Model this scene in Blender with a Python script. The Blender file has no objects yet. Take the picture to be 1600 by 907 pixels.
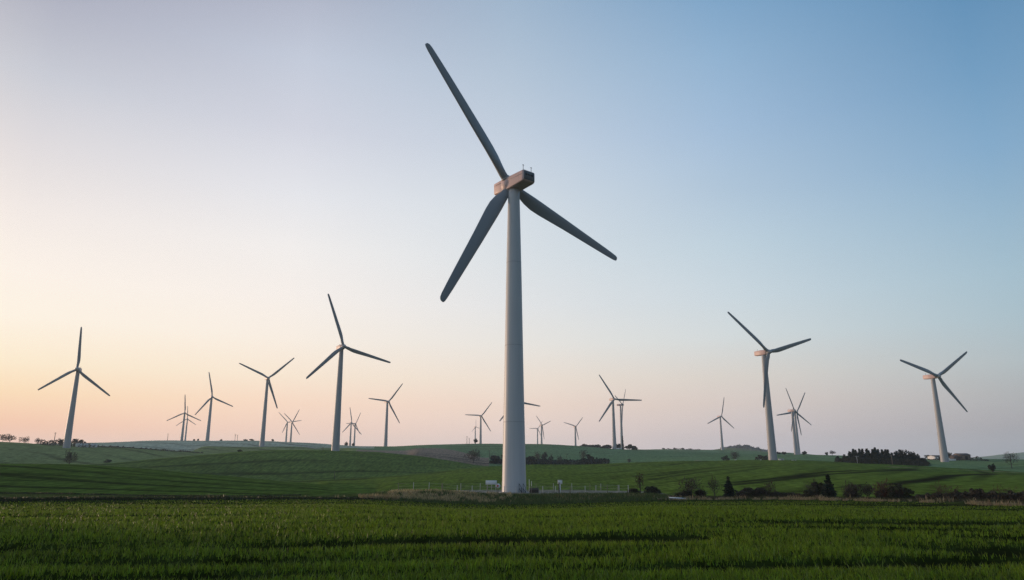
import bpy, math, random
import numpy as np
from mathutils import Matrix, Vector

scene = bpy.context.scene
col = scene.collection
R = math.radians

# ------------------------------------------------------------------ camera
PITCH = 14.24
FPX, CX, CY = 1111.0, 800.0, 453.5            # focal length and centre in photo pixels (1600 x 907)
EYE = np.array([0.0, 0.0, 1.6])
cam_d = bpy.data.cameras.new('camera')
cam_d.sensor_width = 36.0
cam_d.lens = 36.0 * FPX / 1600.0
cam_d.clip_start = 0.1
cam_d.clip_end = 20000
cam = bpy.data.objects.new('camera', cam_d)
cam.location = EYE
cam.rotation_euler = (R(90 + PITCH), 0, 0)
col.objects.link(cam)
scene.camera = cam

# ------------------------------------------------------------------ light and sky
SUN_AZ = -60.0       # degrees right of the view direction
SUN_EL = 3.5
sun_d = bpy.data.lights.new('sun', 'SUN')
sun_d.energy = 2.6
sun_d.angle = R(0.6)
sun_d.color = (1.0, 0.69, 0.48)
sun = bpy.data.objects.new('sun', sun_d)
sv = Vector((math.sin(R(SUN_AZ)) * math.cos(R(SUN_EL)), math.cos(R(SUN_AZ)) * math.cos(R(SUN_EL)), math.sin(R(SUN_EL))))
sun.rotation_euler = sv.to_track_quat('Z', 'Y').to_euler()
sun.location = (-60, 20, 60)
col.objects.link(sun)

scene.view_settings.view_transform = 'Standard'
scene.view_settings.look = 'None'
scene.view_settings.exposure = 0.0
scene.view_settings.gamma = 1.0
scene.view_settings.use_curve_mapping = False
scene.cycles.use_denoising = True
scene.cycles.denoiser = 'OPENIMAGEDENOISE'
scene.cycles.denoising_input_passes = 'RGB_ALBEDO_NORMAL'
scene.cycles.denoising_prefilter = 'NONE'
scene.cycles.volume_bounces = 1
scene.cycles.max_bounces = 6
scene.cycles.transparent_max_bounces = 8

THETA = R(PITCH)
cF = np.array([0, math.cos(THETA), math.sin(THETA)])
cU = np.array([0, -math.sin(THETA), math.cos(THETA)])
cR = np.array([1.0, 0, 0])


def ray(px, py):
    return cR * (px - CX) / FPX + cU * (CY - py) / FPX + cF


def at(px, py, r):
    """Point seen in photo pixel (px, py) at horizontal distance r."""
    d = ray(px, py)
    return EYE + d * r / math.hypot(d[0], d[1])


def mpp(px, py, r):
    """Metres per photo pixel there."""
    return float((at(px, py, r) - EYE) @ cF) / FPX


def lin(c):
    c = np.asarray(c, float) / 255.0
    return np.where(c <= 0.04045, c / 12.92, ((c + 0.055) / 1.055) ** 2.4)


SKY_X = [20, 410, 860, 1100, 1330, 1580]
SKY_Y = [0, 100, 200, 300, 400, 500, 560, 600, 650, 690]
SKY = np.array([
    [(182,184,196),(202,204,212),(222,218,220),(240,232,228),(252,242,232),(255,243,225),(254,236,208),(253,226,190),(250,205,175),(243,205,190)],
    [(179,184,200),(198,204,218),(212,214,224),(230,230,234),(245,240,236),(250,240,230),(250,236,218),(248,226,205),(246,212,192),(238,212,202)],
    [(155,180,204),(172,192,212),(188,203,220),(205,216,226),(214,222,228),(225,226,226),(232,226,218),(234,220,208),(230,210,200),(222,208,208)],
    [(130,167,200),(150,181,210),(165,190,216),(180,200,218),(196,212,222),(210,218,222),(216,216,212),(218,208,200),(212,200,196),(202,196,202)],
    [(115,157,195),(133,170,205),(148,182,210),(165,191,213),(184,203,216),(196,208,214),(204,208,206),(204,198,194),(196,186,188),(180,180,190)],
    [(100,146,182),(112,155,190),(128,167,200),(145,178,203),(163,190,206),(174,193,202),(180,190,194),(178,182,184),(172,170,174),(158,165,174)],
], float)


SKY_GAIN = np.array([[[0.91,0.919,0.959],[0.942,0.959,0.984],[0.974,0.977,0.991],[1.01,1.007,1.014],[1.037,1.034,1.039],[1.054,1.057,1.062],[1.075,1.074,1.056],[1.097,1.097,1.023],[1.173,1.067,0.962],[1.22,1.11,1.0]],[[1.026,0.992,0.997],[1.045,1.039,1.043],[1.019,1.008,1.016],[1.032,1.029,1.036],[1.064,1.058,1.055],[1.062,1.055,1.064],[1.077,1.082,1.069],[1.107,1.101,1.054],[1.193,1.11,1.029],[1.241,1.154,1.071]],[[1.011,1.015,1.018],[1.014,1.013,1.004],[1.014,1.009,1.009],[1.043,1.037,1.028],[1.017,1.02,1.023],[1.04,1.045,1.059],[1.08,1.09,1.083],[1.117,1.106,1.085],[1.213,1.153,1.097],[1.261,1.199,1.141]],[[0.947,0.972,0.994],[0.984,1.004,1.012],[0.987,0.998,1.017],[0.988,0.998,1.009],[1.001,1.019,1.023],[1.034,1.051,1.069],[1.062,1.084,1.078],[1.099,1.075,1.046],[1.18,1.14,1.093],[1.228,1.185,1.136]],[[0.917,0.971,1.032],[0.997,1.029,1.072],[0.996,1.047,1.049],[1.015,1.023,1.036],[1.072,1.06,1.059],[1.068,1.07,1.075],[1.117,1.126,1.099],[1.137,1.093,1.057],[1.179,1.096,1.084],[1.227,1.14,1.127]],[[0.85,0.919,0.957],[0.852,0.934,0.965],[0.9,0.965,1.011],[0.953,0.992,1.014],[1.013,1.037,1.044],[1.014,1.041,1.049],[1.029,1.048,1.051],[1.043,1.053,1.044],[1.092,1.052,1.036],[1.136,1.094,1.077]]])      # undoes what the haze takes away low in the sky
SKY_LIN = lin(SKY) * SKY_GAIN


def sky_at(az, el):
    """Measured dusk sky colour (linear) towards azimuth az, elevation el (degrees)."""
    d = np.array([math.sin(R(az)) * math.cos(R(el)), math.cos(R(az)) * math.cos(R(el)), math.sin(R(el))])
    z = d @ cF
    px, py = CX + FPX * (d @ cR) / z, CY - FPX * (d @ cU) / z
    rows = [np.array([np.interp(px, SKY_X, SKY_LIN[:, j, k]) for k in range(3)]) for j in range(len(SKY_Y))]
    # upwards beyond the frame the trend of the top rows goes on
    if py < 0:
        c = rows[0] + (rows[0] - rows[1]) * min(-py / 100.0, 1.2) * 0.7
    else:
        c = np.array([np.interp(py, SKY_Y, [rw[k] for rw in rows]) for k in range(3)])
    return np.clip(c, 0.02, 1.2)


ELS = [0.0, 1.5, 3.0, 5.0, 7.0, 10.0, 13.0, 17.0, 21.0, 26.0, 31.0, 36.0]
ZENITH = np.array([0.115, 0.225, 0.38])
stations = []           # (azimuth, [(elevation, colour), ...])
for az in (-36, -18, 0, 18, 36):
    st = [(e, sky_at(az, e)) for e in ELS]
    st += [(55.0, 0.45 * st[-1][1] + 0.55 * ZENITH), (90.0, ZENITH)]
    stations.append((az, st))
glow = [(e, np.clip(c * np.array([1.25, 1.1, 0.9]) * (1.0 + 0.3 * math.exp(-e / 9.0)), 0, 2.0)) if e < 40 else (e, c)
        for e, c in stations[0][1]]
stations.insert(0, (-60, glow))
back = [(0, (0.20, 0.20, 0.25)), (4, (0.24, 0.22, 0.27)), (9, (0.25, 0.26, 0.32)), (16, (0.19, 0.26, 0.36)), (30, (0.14, 0.24, 0.36)),
        (55, (0.115, 0.22, 0.36)), (90, tuple(ZENITH))]
stations.append((84, [(e, np.array(c)) for e, c in back]))
stations.append((114, [(e, 0.82 * np.array(c) + 0.18 * ZENITH * 0.7) for e, c in back]))

world = bpy.data.worlds.new('World')
scene.world = world
world.use_nodes = True
nt = world.node_tree
nt.nodes.clear()
N = nt.nodes.new
L = nt.links.new


def math_node(tree, op, a, b=None, clamp=False):
    n = tree.nodes.new('ShaderNodeMath')
    n.operation = op
    n.use_clamp = clamp
    for i, v in enumerate((a, b)):
        if v is None:
            continue
        if isinstance(v, (int, float)):
            n.inputs[i].default_value = v
        else:
            tree.links.new(v, n.inputs[i])
    return n.outputs[0]


tc = N('ShaderNodeTexCoord')
sep = N('ShaderNodeSeparateXYZ')
L(tc.outputs['Generated'], sep.inputs[0])
elev = math_node(nt, 'MULTIPLY', math_node(nt, 'ARCSINE', sep.outputs['Z']), 180 / math.pi)
t_el = math_node(nt, 'DIVIDE', elev, 90.0, True)
# angle round the horizon from the sun, 0..180 degrees
hl = math_node(nt, 'SQRT', math_node(nt, 'ADD', math_node(nt, 'MULTIPLY', sep.outputs['X'], sep.outputs['X']),
                                     math_node(nt, 'ADD', math_node(nt, 'MULTIPLY', sep.outputs['Y'], sep.outputs['Y']), 1e-6)))
dt = math_node(nt, 'DIVIDE', math_node(nt, 'ADD', math_node(nt, 'MULTIPLY', sep.outputs['X'], math.sin(R(SUN_AZ))),
                                       math_node(nt, 'MULTIPLY', sep.outputs['Y'], math.cos(R(SUN_AZ)))), hl)
phi = math_node(nt, 'MULTIPLY', math_node(nt, 'ARCCOSINE', math_node(nt, 'MINIMUM', math_node(nt, 'MAXIMUM', dt, -1.0), 1.0)), 180 / math.pi)
prev = None
for az, st in stations:
    rampn = N('ShaderNodeValToRGB')
    cr = rampn.color_ramp
    cr.interpolation = 'LINEAR'
    while len(cr.elements) < len(st):
        cr.elements.new(0.5)
    for el_, (e, c) in zip(cr.elements, st):
        el_.position = e / 90.0
    for el_, (e, c) in zip(cr.elements, st):
        el_.color = (float(c[0]), float(c[1]), float(c[2]), 1)
    L(t_el, rampn.inputs[0])
    p = az - SUN_AZ
    if prev is None:
        out = rampn.outputs[0]
    else:
        mr = N('ShaderNodeMapRange')
        mr.interpolation_type = 'LINEAR'
        L(phi, mr.inputs['Value'])
        mr.inputs['From Min'].default_value = prev
        mr.inputs['From Max'].default_value = p
        mx = N('ShaderNodeMix')
        mx.data_type = 'RGBA'
        L(mr.outputs[0], mx.inputs[0])
        L(out, mx.inputs[6])
        L(rampn.outputs[0], mx.inputs[7])
        out = mx.outputs[2]
    prev = p
# faint uneven high cloud veil, moves the tone by a per cent or two
nz = N('ShaderNodeTexNoise')
nz.inputs['Scale'].default_value = 2.2
nz.inputs['Detail'].default_value = 4
mpn = N('ShaderNodeMapping')
mpn.inputs['Scale'].default_value = (1, 1, 3)
L(tc.outputs['Generated'], mpn.inputs[0])
L(mpn.outputs[0], nz.inputs['Vector'])
veil = math_node(nt, 'ADD', math_node(nt, 'MULTIPLY', nz.outputs[0], 0.06), 0.97)
vm = N('ShaderNodeVectorMath')
vm.operation = 'SCALE'
L(out, vm.inputs[0])
L(veil, vm.inputs['Scale'])
nish = N('ShaderNodeTexSky')
nish.sky_type = 'NISHITA'
nish.sun_disc = False
nish.sun_elevation = R(SUN_EL)
nish.sun_rotation = R(SUN_AZ)
bg1 = N('ShaderNodeBackground')
L(vm.outputs[0], bg1.inputs[0])
bg1.inputs[1].default_value = 1.07
bg2 = N('ShaderNodeBackground')
L(nish.outputs[0], bg2.inputs[0])
bg2.inputs[1].default_value = 0.05
mxs = N('ShaderNodeMixShader')
mxs.inputs[0].default_value = 0.06
L(bg1.outputs[0], mxs.inputs[1])
L(bg2.outputs[0], mxs.inputs[2])
wo = N('ShaderNodeOutputWorld')
L(mxs.outputs[0], wo.inputs[0])

# ------------------------------------------------------------------ object helpers


def tag(o, label=None, cat=None, group=None, kind=None):
    if label: o['label'] = label
    if cat: o['category'] = cat
    if group: o['group'] = group
    if kind: o['kind'] = kind
    return o


def empty(name, loc, label=None, cat=None, group=None):
    o = bpy.data.objects.new(name, None)
    o.empty_display_size = 0.5
    o.location = [float(v) for v in loc]
    col.objects.link(o)
    return tag(o, label, cat, group)


def mesh_np(name, V, faces_by_n, mat=None, smooth=False):
    """Mesh from a vertex array and a list of index arrays (n x 3 or n x 4)."""
    me = bpy.data.meshes.new(name)
    V = np.asarray(V, np.float32)
    me.vertices.add(len(V))
    me.vertices.foreach_set('co', V.ravel())
    idx, starts, tot, k = [], [], [], 0
    for F in faces_by_n:
        F = np.asarray(F, np.int32)
        if F.size == 0:
            continue
        n, m = F.shape
        idx.append(F.ravel())
        starts.append(k + np.arange(n, dtype=np.int32) * m)
        tot.append(np.full(n, m, np.int32))
        k += n * m
    idx = np.concatenate(idx); starts = np.concatenate(starts); tot = np.concatenate(tot)
    me.loops.add(len(idx))
    me.loops.foreach_set('vertex_index', idx)
    me.polygons.add(len(starts))
    me.polygons.foreach_set('loop_start', starts)
    me.polygons.foreach_set('loop_total', tot)
    if smooth:
        me.polygons.foreach_set('use_smooth', np.ones(len(starts), bool))
    me.update(calc_edges=True)
    me.validate()
    if mat:
        me.materials.append(mat)
    return me


def link(name, me, parent=None, loc=None):
    o = bpy.data.objects.new(name, me)
    col.objects.link(o)
    if parent:
        o.parent = parent
    if loc is not None:
        o.location = [float(v) for v in loc]
    return o


def vcol(me, name, C, A=None):
    a = me.color_attributes.new(name, 'FLOAT_COLOR', 'POINT')
    C4 = np.ones((len(C), 4), np.float32)
    C4[:, :3] = C
    if A is not None:
        C4[:, 3] = A
    a.data.foreach_set('color', C4.ravel())


class MB:
    """Collects boxes and tubes into one mesh."""
    def __init__(self):
        self.V, self.Q, self.T = [], [], []
        self.n = 0

    def add(self, V, Q=None, T=None):
        V = np.asarray(V, float)
        self.V.append(V)
        if Q is not None and len(Q): self.Q.append(np.asarray(Q) + self.n)
        if T is not None and len(T): self.T.append(np.asarray(T) + self.n)
        self.n += len(V)
        return self

    def box(self, c, s, rz=0.0, bev=0.0):
        """Box with its 4 vertical and 8 horizontal edges chamfered by bev."""
        hx, hy, hz = s[0] / 2, s[1] / 2, s[2] / 2
        b = min(bev, hx * .9, hy * .9, hz * .9)
        ca, sa = math.cos(rz), math.sin(rz)
        rings = []
        if b > 0:
            prof = [(-hz, b), (-hz + b, 0), (hz - b, 0), (hz, b)]
        else:
            prof = [(-hz, 0), (hz, 0)]
        for z, ins in prof:
            x, y = hx - ins, hy - ins
            if b > 0:
                ring = [(-x + b, -y), (x - b, -y), (x, -y + b), (x, y - b), (x - b, y), (-x + b, y), (-x, y - b), (-x, -y + b)]
            else:
                ring = [(-x, -y), (x, -y), (x, y), (-x, y)]
            rings.append([(c[0] + p * ca - q * sa, c[1] + p * sa + q * ca, c[2] + z) for p, q in ring])
        m = len(rings[0])
        V = [p for r_ in rings for p in r_]
        Q, T = [], []
        for k in range(len(rings) - 1):
            for i in range(m):
                j = (i + 1) % m
                Q.append((k * m + i, k * m + j, (k + 1) * m + j, (k + 1) * m + i))
        V += [(c[0], c[1], c[2] - hz), (c[0], c[1], c[2] + hz)]
        a, t = len(V) - 2, len(V) - 1
        o = (len(rings) - 1) * m
        for i in range(m):
            j = (i + 1) % m
            T += [(a, j, i), (t, o + i, o + j)]
        return self.add(V, Q, T)

    def tube(self, pts, rad, seg=8, caps=True):
        pts = [np.asarray(p, float) for p in pts]
        rads = [rad] * len(pts) if isinstance(rad, (int, float)) else list(rad)
        V, Q, T = [], [], []
        for k, p in enumerate(pts):
            d = pts[min(k + 1, len(pts) - 1)] - pts[max(k - 1, 0)]
            d = d / (np.linalg.norm(d) + 1e-9)
            u = np.cross(d, (0, 0, 1.0) if abs(d[2]) < 0.95 else (1.0, 0, 0)); u /= np.linalg.norm(u)
            v = np.cross(d, u)
            for i in range(seg):
                a = 2 * math.pi * i / seg
                V.append(p + rads[k] * (math.cos(a) * u + math.sin(a) * v))
        for k in range(len(pts) - 1):
            for i in range(seg):
                j = (i + 1) % seg
                Q.append((k * seg + i, (k + 1) * seg + i, (k + 1) * seg + j, k * seg + j))
        if caps:
            for k, rev in ((0, True), (len(pts) - 1, False)):
                V.append(pts[k]); c = len(V) - 1
                for i in range(seg):
                    j = (i + 1) % seg
                    T.append((c, k * seg + i, k * seg + j) if rev else (c, k * seg + j, k * seg + i))
        return self.add(V, Q, T)

    def mesh(self, name, mat, smooth=False):
        fs = []
        if self.Q: fs.append(np.concatenate(self.Q))
        if self.T: fs.append(np.concatenate(self.T))
        return mesh_np(name, np.concatenate(self.V), fs, mat, smooth)

    def build(self, name, mat, parent=None, smooth=False, loc=None):
        return link(name, self.mesh(name, mat, smooth), parent, loc)


# ------------------------------------------------------------------ materials


def new_mat(name):
    m = bpy.data.materials.new(name)
    m.use_nodes = True
    return m, m.node_tree, m.node_tree.nodes['Principled BSDF']


def simple(name, c, rough=0.6, var=0.12, scale=3.0, metal=0.0, bump=0.0):
    m, t, b = new_mat(name)
    tcn = t.nodes.new('ShaderNodeTexCoord')
    n = t.nodes.new('ShaderNodeTexNoise')
    n.inputs['Scale'].default_value = scale
    n.inputs['Detail'].default_value = 6
    t.links.new(tcn.outputs['Object'], n.inputs['Vector'])
    mix = t.nodes.new('ShaderNodeMix'); mix.data_type = 'RGBA'
    t.links.new(n.outputs[0], mix.inputs[0])
    mix.inputs[6].default_value = (*[v * (1 - var) for v in c], 1)
    mix.inputs[7].default_value = (*[min(1, v * (1 + var)) for v in c], 1)
    t.links.new(mix.outputs[2], b.inputs['Base Color'])
    b.inputs['Roughness'].default_value = rough
    b.inputs['Metallic'].default_value = metal
    if bump:
        bp = t.nodes.new('ShaderNodeBump')
        bp.inputs['Strength'].default_value = bump
        t.links.new(n.outputs[0], bp.inputs['Height'])
        t.links.new(bp.outputs[0], b.inputs['Normal'])
    return m


def leafy(name, c, var=0.4, trans=0.25):
    """Foliage or twigs: diffuse with a little light passing through, tone varied per clump."""
    m, t, b = new_mat(name)
    tcn = t.nodes.new('ShaderNodeTexCoord')
    n = t.nodes.new('ShaderNodeTexNoise')
    n.inputs['Scale'].default_value = 1.1
    n.inputs['Detail'].default_value = 5
    t.links.new(tcn.outputs['Object'], n.inputs['Vector'])
    mix = t.nodes.new('ShaderNodeMix'); mix.data_type = 'RGBA'
    t.links.new(n.outputs[0], mix.inputs[0])
    mix.inputs[6].default_value = (*[v * (1 - var) for v in c], 1)
    mix.inputs[7].default_value = (*[v * (1 + var) for v in c], 1)
    t.links.new(mix.outputs[2], b.inputs['Base Color'])
    b.inputs['Roughness'].default_value = 0.7
    b.inputs['Specular IOR Level'].default_value = 0.15
    if trans:
        tr = t.nodes.new('ShaderNodeBsdfTranslucent')
        t.links.new(mix.outputs[2], tr.inputs[0])
        ms = t.nodes.new('ShaderNodeMixShader')
        ms.inputs[0].default_value = trans
        t.links.new(b.outputs[0], ms.inputs[1])
        t.links.new(tr.outputs[0], ms.inputs[2])
        t.links.new(ms.outputs[0], t.nodes['Material Output'].inputs[0])
    return m


def turbine_paint(name, c, rough):
    """Pale coating with faint rain streaks running down and grime near joints."""
    m, t, b = new_mat(name)
    tcn = t.nodes.new('ShaderNodeTexCoord')
    mp = t.nodes.new('ShaderNodeMapping'); mp.inputs['Scale'].default_value = (1.6, 1.6, 0.05)
    t.links.new(tcn.outputs['Object'], mp.inputs[0])
    n = t.nodes.new('ShaderNodeTexNoise'); n.inputs['Scale'].default_value = 1.5; n.inputs['Detail'].default_value = 8
    t.links.new(mp.outputs[0], n.inputs['Vector'])
    mix = t.nodes.new('ShaderNodeMix'); mix.data_type = 'RGBA'
    t.links.new(n.outputs[0], mix.inputs[0])
    mix.inputs[6].default_value = (*[v * 0.88 for v in c], 1)
    mix.inputs[7].default_value = (*[v * 1.08 for v in c], 1)
    t.links.new(mix.outputs[2], b.inputs['Base Color'])
    b.inputs['Roughness'].default_value = rough
    return m


M = {
    'tower': turbine_paint('tower_paint', (0.52, 0.52, 0.52), 0.45),
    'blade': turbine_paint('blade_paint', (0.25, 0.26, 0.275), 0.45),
    'nacelle': turbine_paint('nacelle_paint', (0.66, 0.46, 0.42), 0.5),
    'slate': simple('slate_panel', (0.10, 0.115, 0.125), 0.5),
    'hub': turbine_paint('hub_paint', (0.40, 0.38, 0.38), 0.45),
    'dark': simple('dark_metal', (0.03, 0.032, 0.035), 0.5),
    'black': simple('black_metal', (0.012, 0.012, 0.013), 0.5),
    'white': simple('white_paint', (0.72, 0.72, 0.70), 0.5, 0.08),
    'red': simple('red_paint', (0.45, 0.05, 0.04), 0.5),
    'galv': simple('galvanised_steel', (0.36, 0.36, 0.36), 0.5, 0.15, 8),
    'concrete': simple('concrete', (0.32, 0.31, 0.29), 0.9, 0.2, 2),
    'wood': simple('weathered_wood', (0.16, 0.13, 0.10), 0.85, 0.3, 6),
    'darkwood': simple('dark_wood', (0.035, 0.028, 0.022), 0.85, 0.3, 6),
    'bark': simple('bark', (0.055, 0.042, 0.034), 0.9, 0.3, 5),
    'twig': leafy('twigs', (0.060, 0.044, 0.036), 0.3, 0.0),
    'redtwig': leafy('reddish_twigs', (0.085, 0.042, 0.030), 0.3, 0.0),
    'conifer': leafy('conifer_needles', (0.018, 0.030, 0.018), 0.45, 0.1),
    'bush': leafy('bush_leaves', (0.040, 0.043, 0.021), 0.5, 0.15),
    'hedge': leafy('hedge_leaves', (0.052, 0.044, 0.029), 0.5, 0.15),
    'fartree': leafy('distant_tree_leaves', (0.030, 0.038, 0.028), 0.4, 0.15),
    'hazed_wood': leafy('hazed_wood_leaves', (0.055, 0.072, 0.075), 0.3, 0.1),  # leaf colour paled and blued to carry the distance haze
    'tower_grey': turbine_paint('tower_grey_paint', (0.37, 0.37, 0.375), 0.5),
    'roof': simple('roof_sheet', (0.07, 0.055, 0.05), 0.8, 0.25, 1.5),
    'brick': simple('brown_wall', (0.20, 0.145, 0.11), 0.9, 0.25, 1.5),
}

# ------------------------------------------------------------------ noise


def hash2(ix, iy, seed):
    h = (ix.astype(np.int64) * 374761393 + iy.astype(np.int64) * 668265263 + seed * 1442695041) & 0xFFFFFFFF
    h = ((h ^ (h >> 13)) * 1274126177) & 0xFFFFFFFF
    return ((h ^ (h >> 16)) & 0xFFFF) / 65535.0


def vnoise(x, y, seed=0):
    ix, iy = np.floor(x), np.floor(y)
    fx, fy = x - ix, y - iy
    fx = fx * fx * (3 - 2 * fx); fy = fy * fy * (3 - 2 * fy)
    a = hash2(ix, iy, seed); b = hash2(ix + 1, iy, seed)
    c = hash2(ix, iy + 1, seed); d = hash2(ix + 1, iy + 1, seed)
    return (a + (b - a) * fx) * (1 - fy) + (c + (d - c) * fx) * fy


def fbm(x, y, seed=0, octv=4):
    s, a, t = 0.0, 1.0, 0.0
    for k in range(octv):
        s = s + a * vnoise(x * 2 ** k, y * 2 ** k, seed + 17 * k)
        t += a; a *= 0.5
    return s / t


# ------------------------------------------------------------------ terrain: rolling fields
# every line is a ground contour (ridge, valley, field edge) running across the view:
# (photo column, photo row, distance)
LINES = [
    ('edge',   [(-400, 789, 95), (0, 784, 104), (320, 781.5, 110), (560, 780.5, 114), (640, 784, 112), (780, 789, 110), (900, 786.5, 112), (1040, 782, 120), (1200, 781.5, 120), (1400, 785, 108), (1600, 789, 98), (2000, 795, 88)]),
    ('banktop', [(-400, 783, 96.5), (0, 779.6, 105.3), (320, 777.6, 111.3), (540, 776.5, 116), (600, 772.6, 120), (640, 770.4, 121), (700, 770.9, 122), (780, 773.6, 123), (900, 773.8, 124), (1000, 774.5, 126), (1060, 779, 124), (1200, 779, 122), (1400, 782.3, 110), (1600, 786, 100), (2000, 792, 90)]),
    ('foot',   [(-400, 775, 150), (0, 771.5, 150), (320, 776, 140), (480, 774.5, 150), (560, 771, 165), (640, 768.5, 172), (800, 767.5, 174), (980, 768.5, 170), (1060, 774, 150), (1200, 776, 140), (1400, 779.5, 122), (1600, 783, 112), (2000, 788, 100)]),
    ('nearhill', [(-400, 728, 230), (0, 725.3, 235), (100, 726, 238), (200, 731, 240), (320, 741, 235), (420, 750, 225), (500, 757.5, 215), (560, 765, 205), (600, 768, 200)]),
    ('dip1',   [(-400, 734, 300), (0, 731, 300), (100, 733, 300), (200, 738, 295), (320, 748, 280), (420, 755, 265), (500, 760, 255)]),
    ('midhill', [(-400, 738, 330), (0, 735, 330), (200, 740, 325), (320, 749, 310), (420, 754, 300), (460, 752, 300), (560, 748, 310), (640, 742, 325), (740, 732, 350), (800, 728.5, 370), (900, 726, 390), (1000, 723.5, 405), (1100, 721, 420), (1200, 720, 432), (1300, 722.5, 420), (1400, 727, 400), (1500, 734, 370), (1600, 739, 345), (2000, 755, 300)]),
    ('dip2',   [(-400, 740, 370), (0, 736.5, 370), (200, 741, 360), (320, 749.5, 350), (420, 754.5, 335), (460, 753, 332), (560, 749.5, 335), (640, 744, 350), (740, 735, 380), (800, 731.5, 410), (900, 729, 430), (1000, 726.5, 445), (1100, 724, 460), (1200, 723, 475), (1300, 725, 455), (1400, 727.5, 425), (1500, 733.5, 395), (1600, 738.5, 370), (2000, 754, 330)]),
    ('hill2',  [(-400, 738, 420), (0, 732, 420), (100, 728, 425), (160, 725.5, 430), (240, 718, 435), (320, 711, 440), (400, 706, 445), (450, 703.8, 450), (500, 704, 452), (560, 706, 455), (640, 712, 460), (700, 719.5, 465), (760, 728.5, 470), (850, 729, 480), (1000, 726, 490), (1200, 722.5, 520)]),
    ('dip3',   [(-400, 738, 480), (0, 732, 480), (100, 729.5, 480), (160, 728, 485), (240, 722, 500), (320, 716, 510), (400, 711, 520), (500, 709, 525), (560, 710, 525), (640, 715, 525)]),
    ('farleft', [(-400, 685, 640), (0, 690.3, 640), (100, 696, 640), (200, 700, 645), (310, 708, 650), (380, 710.5, 650), (450, 708.5, 650), (540, 708, 640)]),
    ('dip4',   [(-400, 690, 730), (0, 694, 730), (100, 698.5, 730), (200, 701.5, 720), (310, 707.5, 700)]),
    ('skyline', [(-400, 694, 900), (0, 694, 900), (100, 693.3, 900), (150, 692, 900), (240, 689, 900), (320, 689, 880), (400, 689.5, 860), (450, 691, 850), (500, 694, 850), (560, 697.5, 840), (600, 698.3, 830), (640, 697, 830), (700, 694.8, 830), (760, 693.6, 830), (850, 694.3, 830), (900, 697.3, 830), (960, 701.8, 840), (1000, 704, 840), (1050, 706, 830), (1100, 707.5, 820), (1150, 709.3, 800), (1200, 710.3, 800), (1280, 711.3, 800), (1340, 713.3, 750), (1400, 716, 700), (1460, 717.4, 640), (1500, 718.2, 620), (1560, 718.6, 620), (1600, 718.7, 620), (2000, 720, 600)]),
    ('dip5',   [(-400, 700, 1080), (0, 700, 1080), (240, 695, 1080), (450, 697, 1050), (600, 704, 1030), (760, 699, 1030), (900, 702, 1030), (1000, 706, 1040), (1100, 709, 1030), (1200, 712, 1030), (1300, 716, 1000), (1400, 720, 1000), (1600, 724, 900), (2000, 726, 900)]),
    ('ridge',  [(-400, 702, 1400), (0, 702, 1400), (300, 697, 1400), (450, 698, 1400), (600, 705, 1400), (760, 700, 1400), (900, 703, 1400), (960, 702.8, 1350), (1050, 702.8, 1300), (1140, 703.8, 1300), (1200, 706.5, 1300), (1250, 709, 1300), (1300, 714, 1300), (1400, 722, 1300), (1600, 726, 1300), (2000, 728, 1300)]),
    ('dip6',   [(-400, 712, 1750), (600, 712, 1750), (1000, 707, 1750), (1140, 708, 1750), (1300, 716, 1750), (1600, 727, 1750), (2000, 727, 1750)]),
    ('wooded', [(-400, 712, 2300), (900, 711, 2300), (1060, 709, 2300), (1110, 704.5, 2300), (1130, 701.5, 2300), (1150, 700.3, 2300), (1170, 702, 2300), (1200, 706.5, 2300), (1230, 710, 2300), (1400, 719, 2300), (1600, 724, 2300), (2000, 724, 2300)]),
    ('far0',   [(-400, 716, 2800), (1200, 716, 2800), (1600, 726, 2800), (2000, 726, 2800)]),
    ('bluehill', [(-400, 716, 3500), (1300, 719, 3500), (1440, 719, 3500), (1490, 717, 3500), (1530, 714.5, 3500), (1560, 711, 3500), (1600, 707, 3500), (1660, 703, 3500), (2000, 700, 3500)]),
    ('end',    [(-400, 730, 4100), (2000, 730, 4100)]),
]
PXS = np.arange(-400, 2001, 10.0)


def pchip1(x, y, q):
    """Monotone cubic through points (1-D)."""
    x = np.asarray(x, float); y = np.asarray(y, float)
    h = np.diff(x); dl = np.diff(y) / h
    d = np.zeros_like(y)
    for i in range(1, len(x) - 1):
        if dl[i - 1] * dl[i] > 0:
            w1, w2 = 2 * h[i] + h[i - 1], h[i] + 2 * h[i - 1]
            d[i] = (w1 + w2) / (w1 / dl[i - 1] + w2 / dl[i])
    d[0], d[-1] = dl[0], dl[-1]
    k = np.clip(np.searchsorted(x, q) - 1, 0, len(x) - 2)
    t = (q - x[k]) / h[k]
    return ((1 + 2 * t) * (1 - t) ** 2 * y[k] + t * (1 - t) ** 2 * h[k] * d[k]
            + t * t * (3 - 2 * t) * y[k + 1] + t * t * (t - 1) * h[k] * d[k + 1])


AZK = np.arange(-58.0, 58.01, 0.25)      # azimuth knots, degrees
KR, KZ = [], []


def add_const(r, z):
    KR.append(np.full(len(AZK), float(r))); KZ.append(np.full(len(AZK), float(z)))


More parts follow.
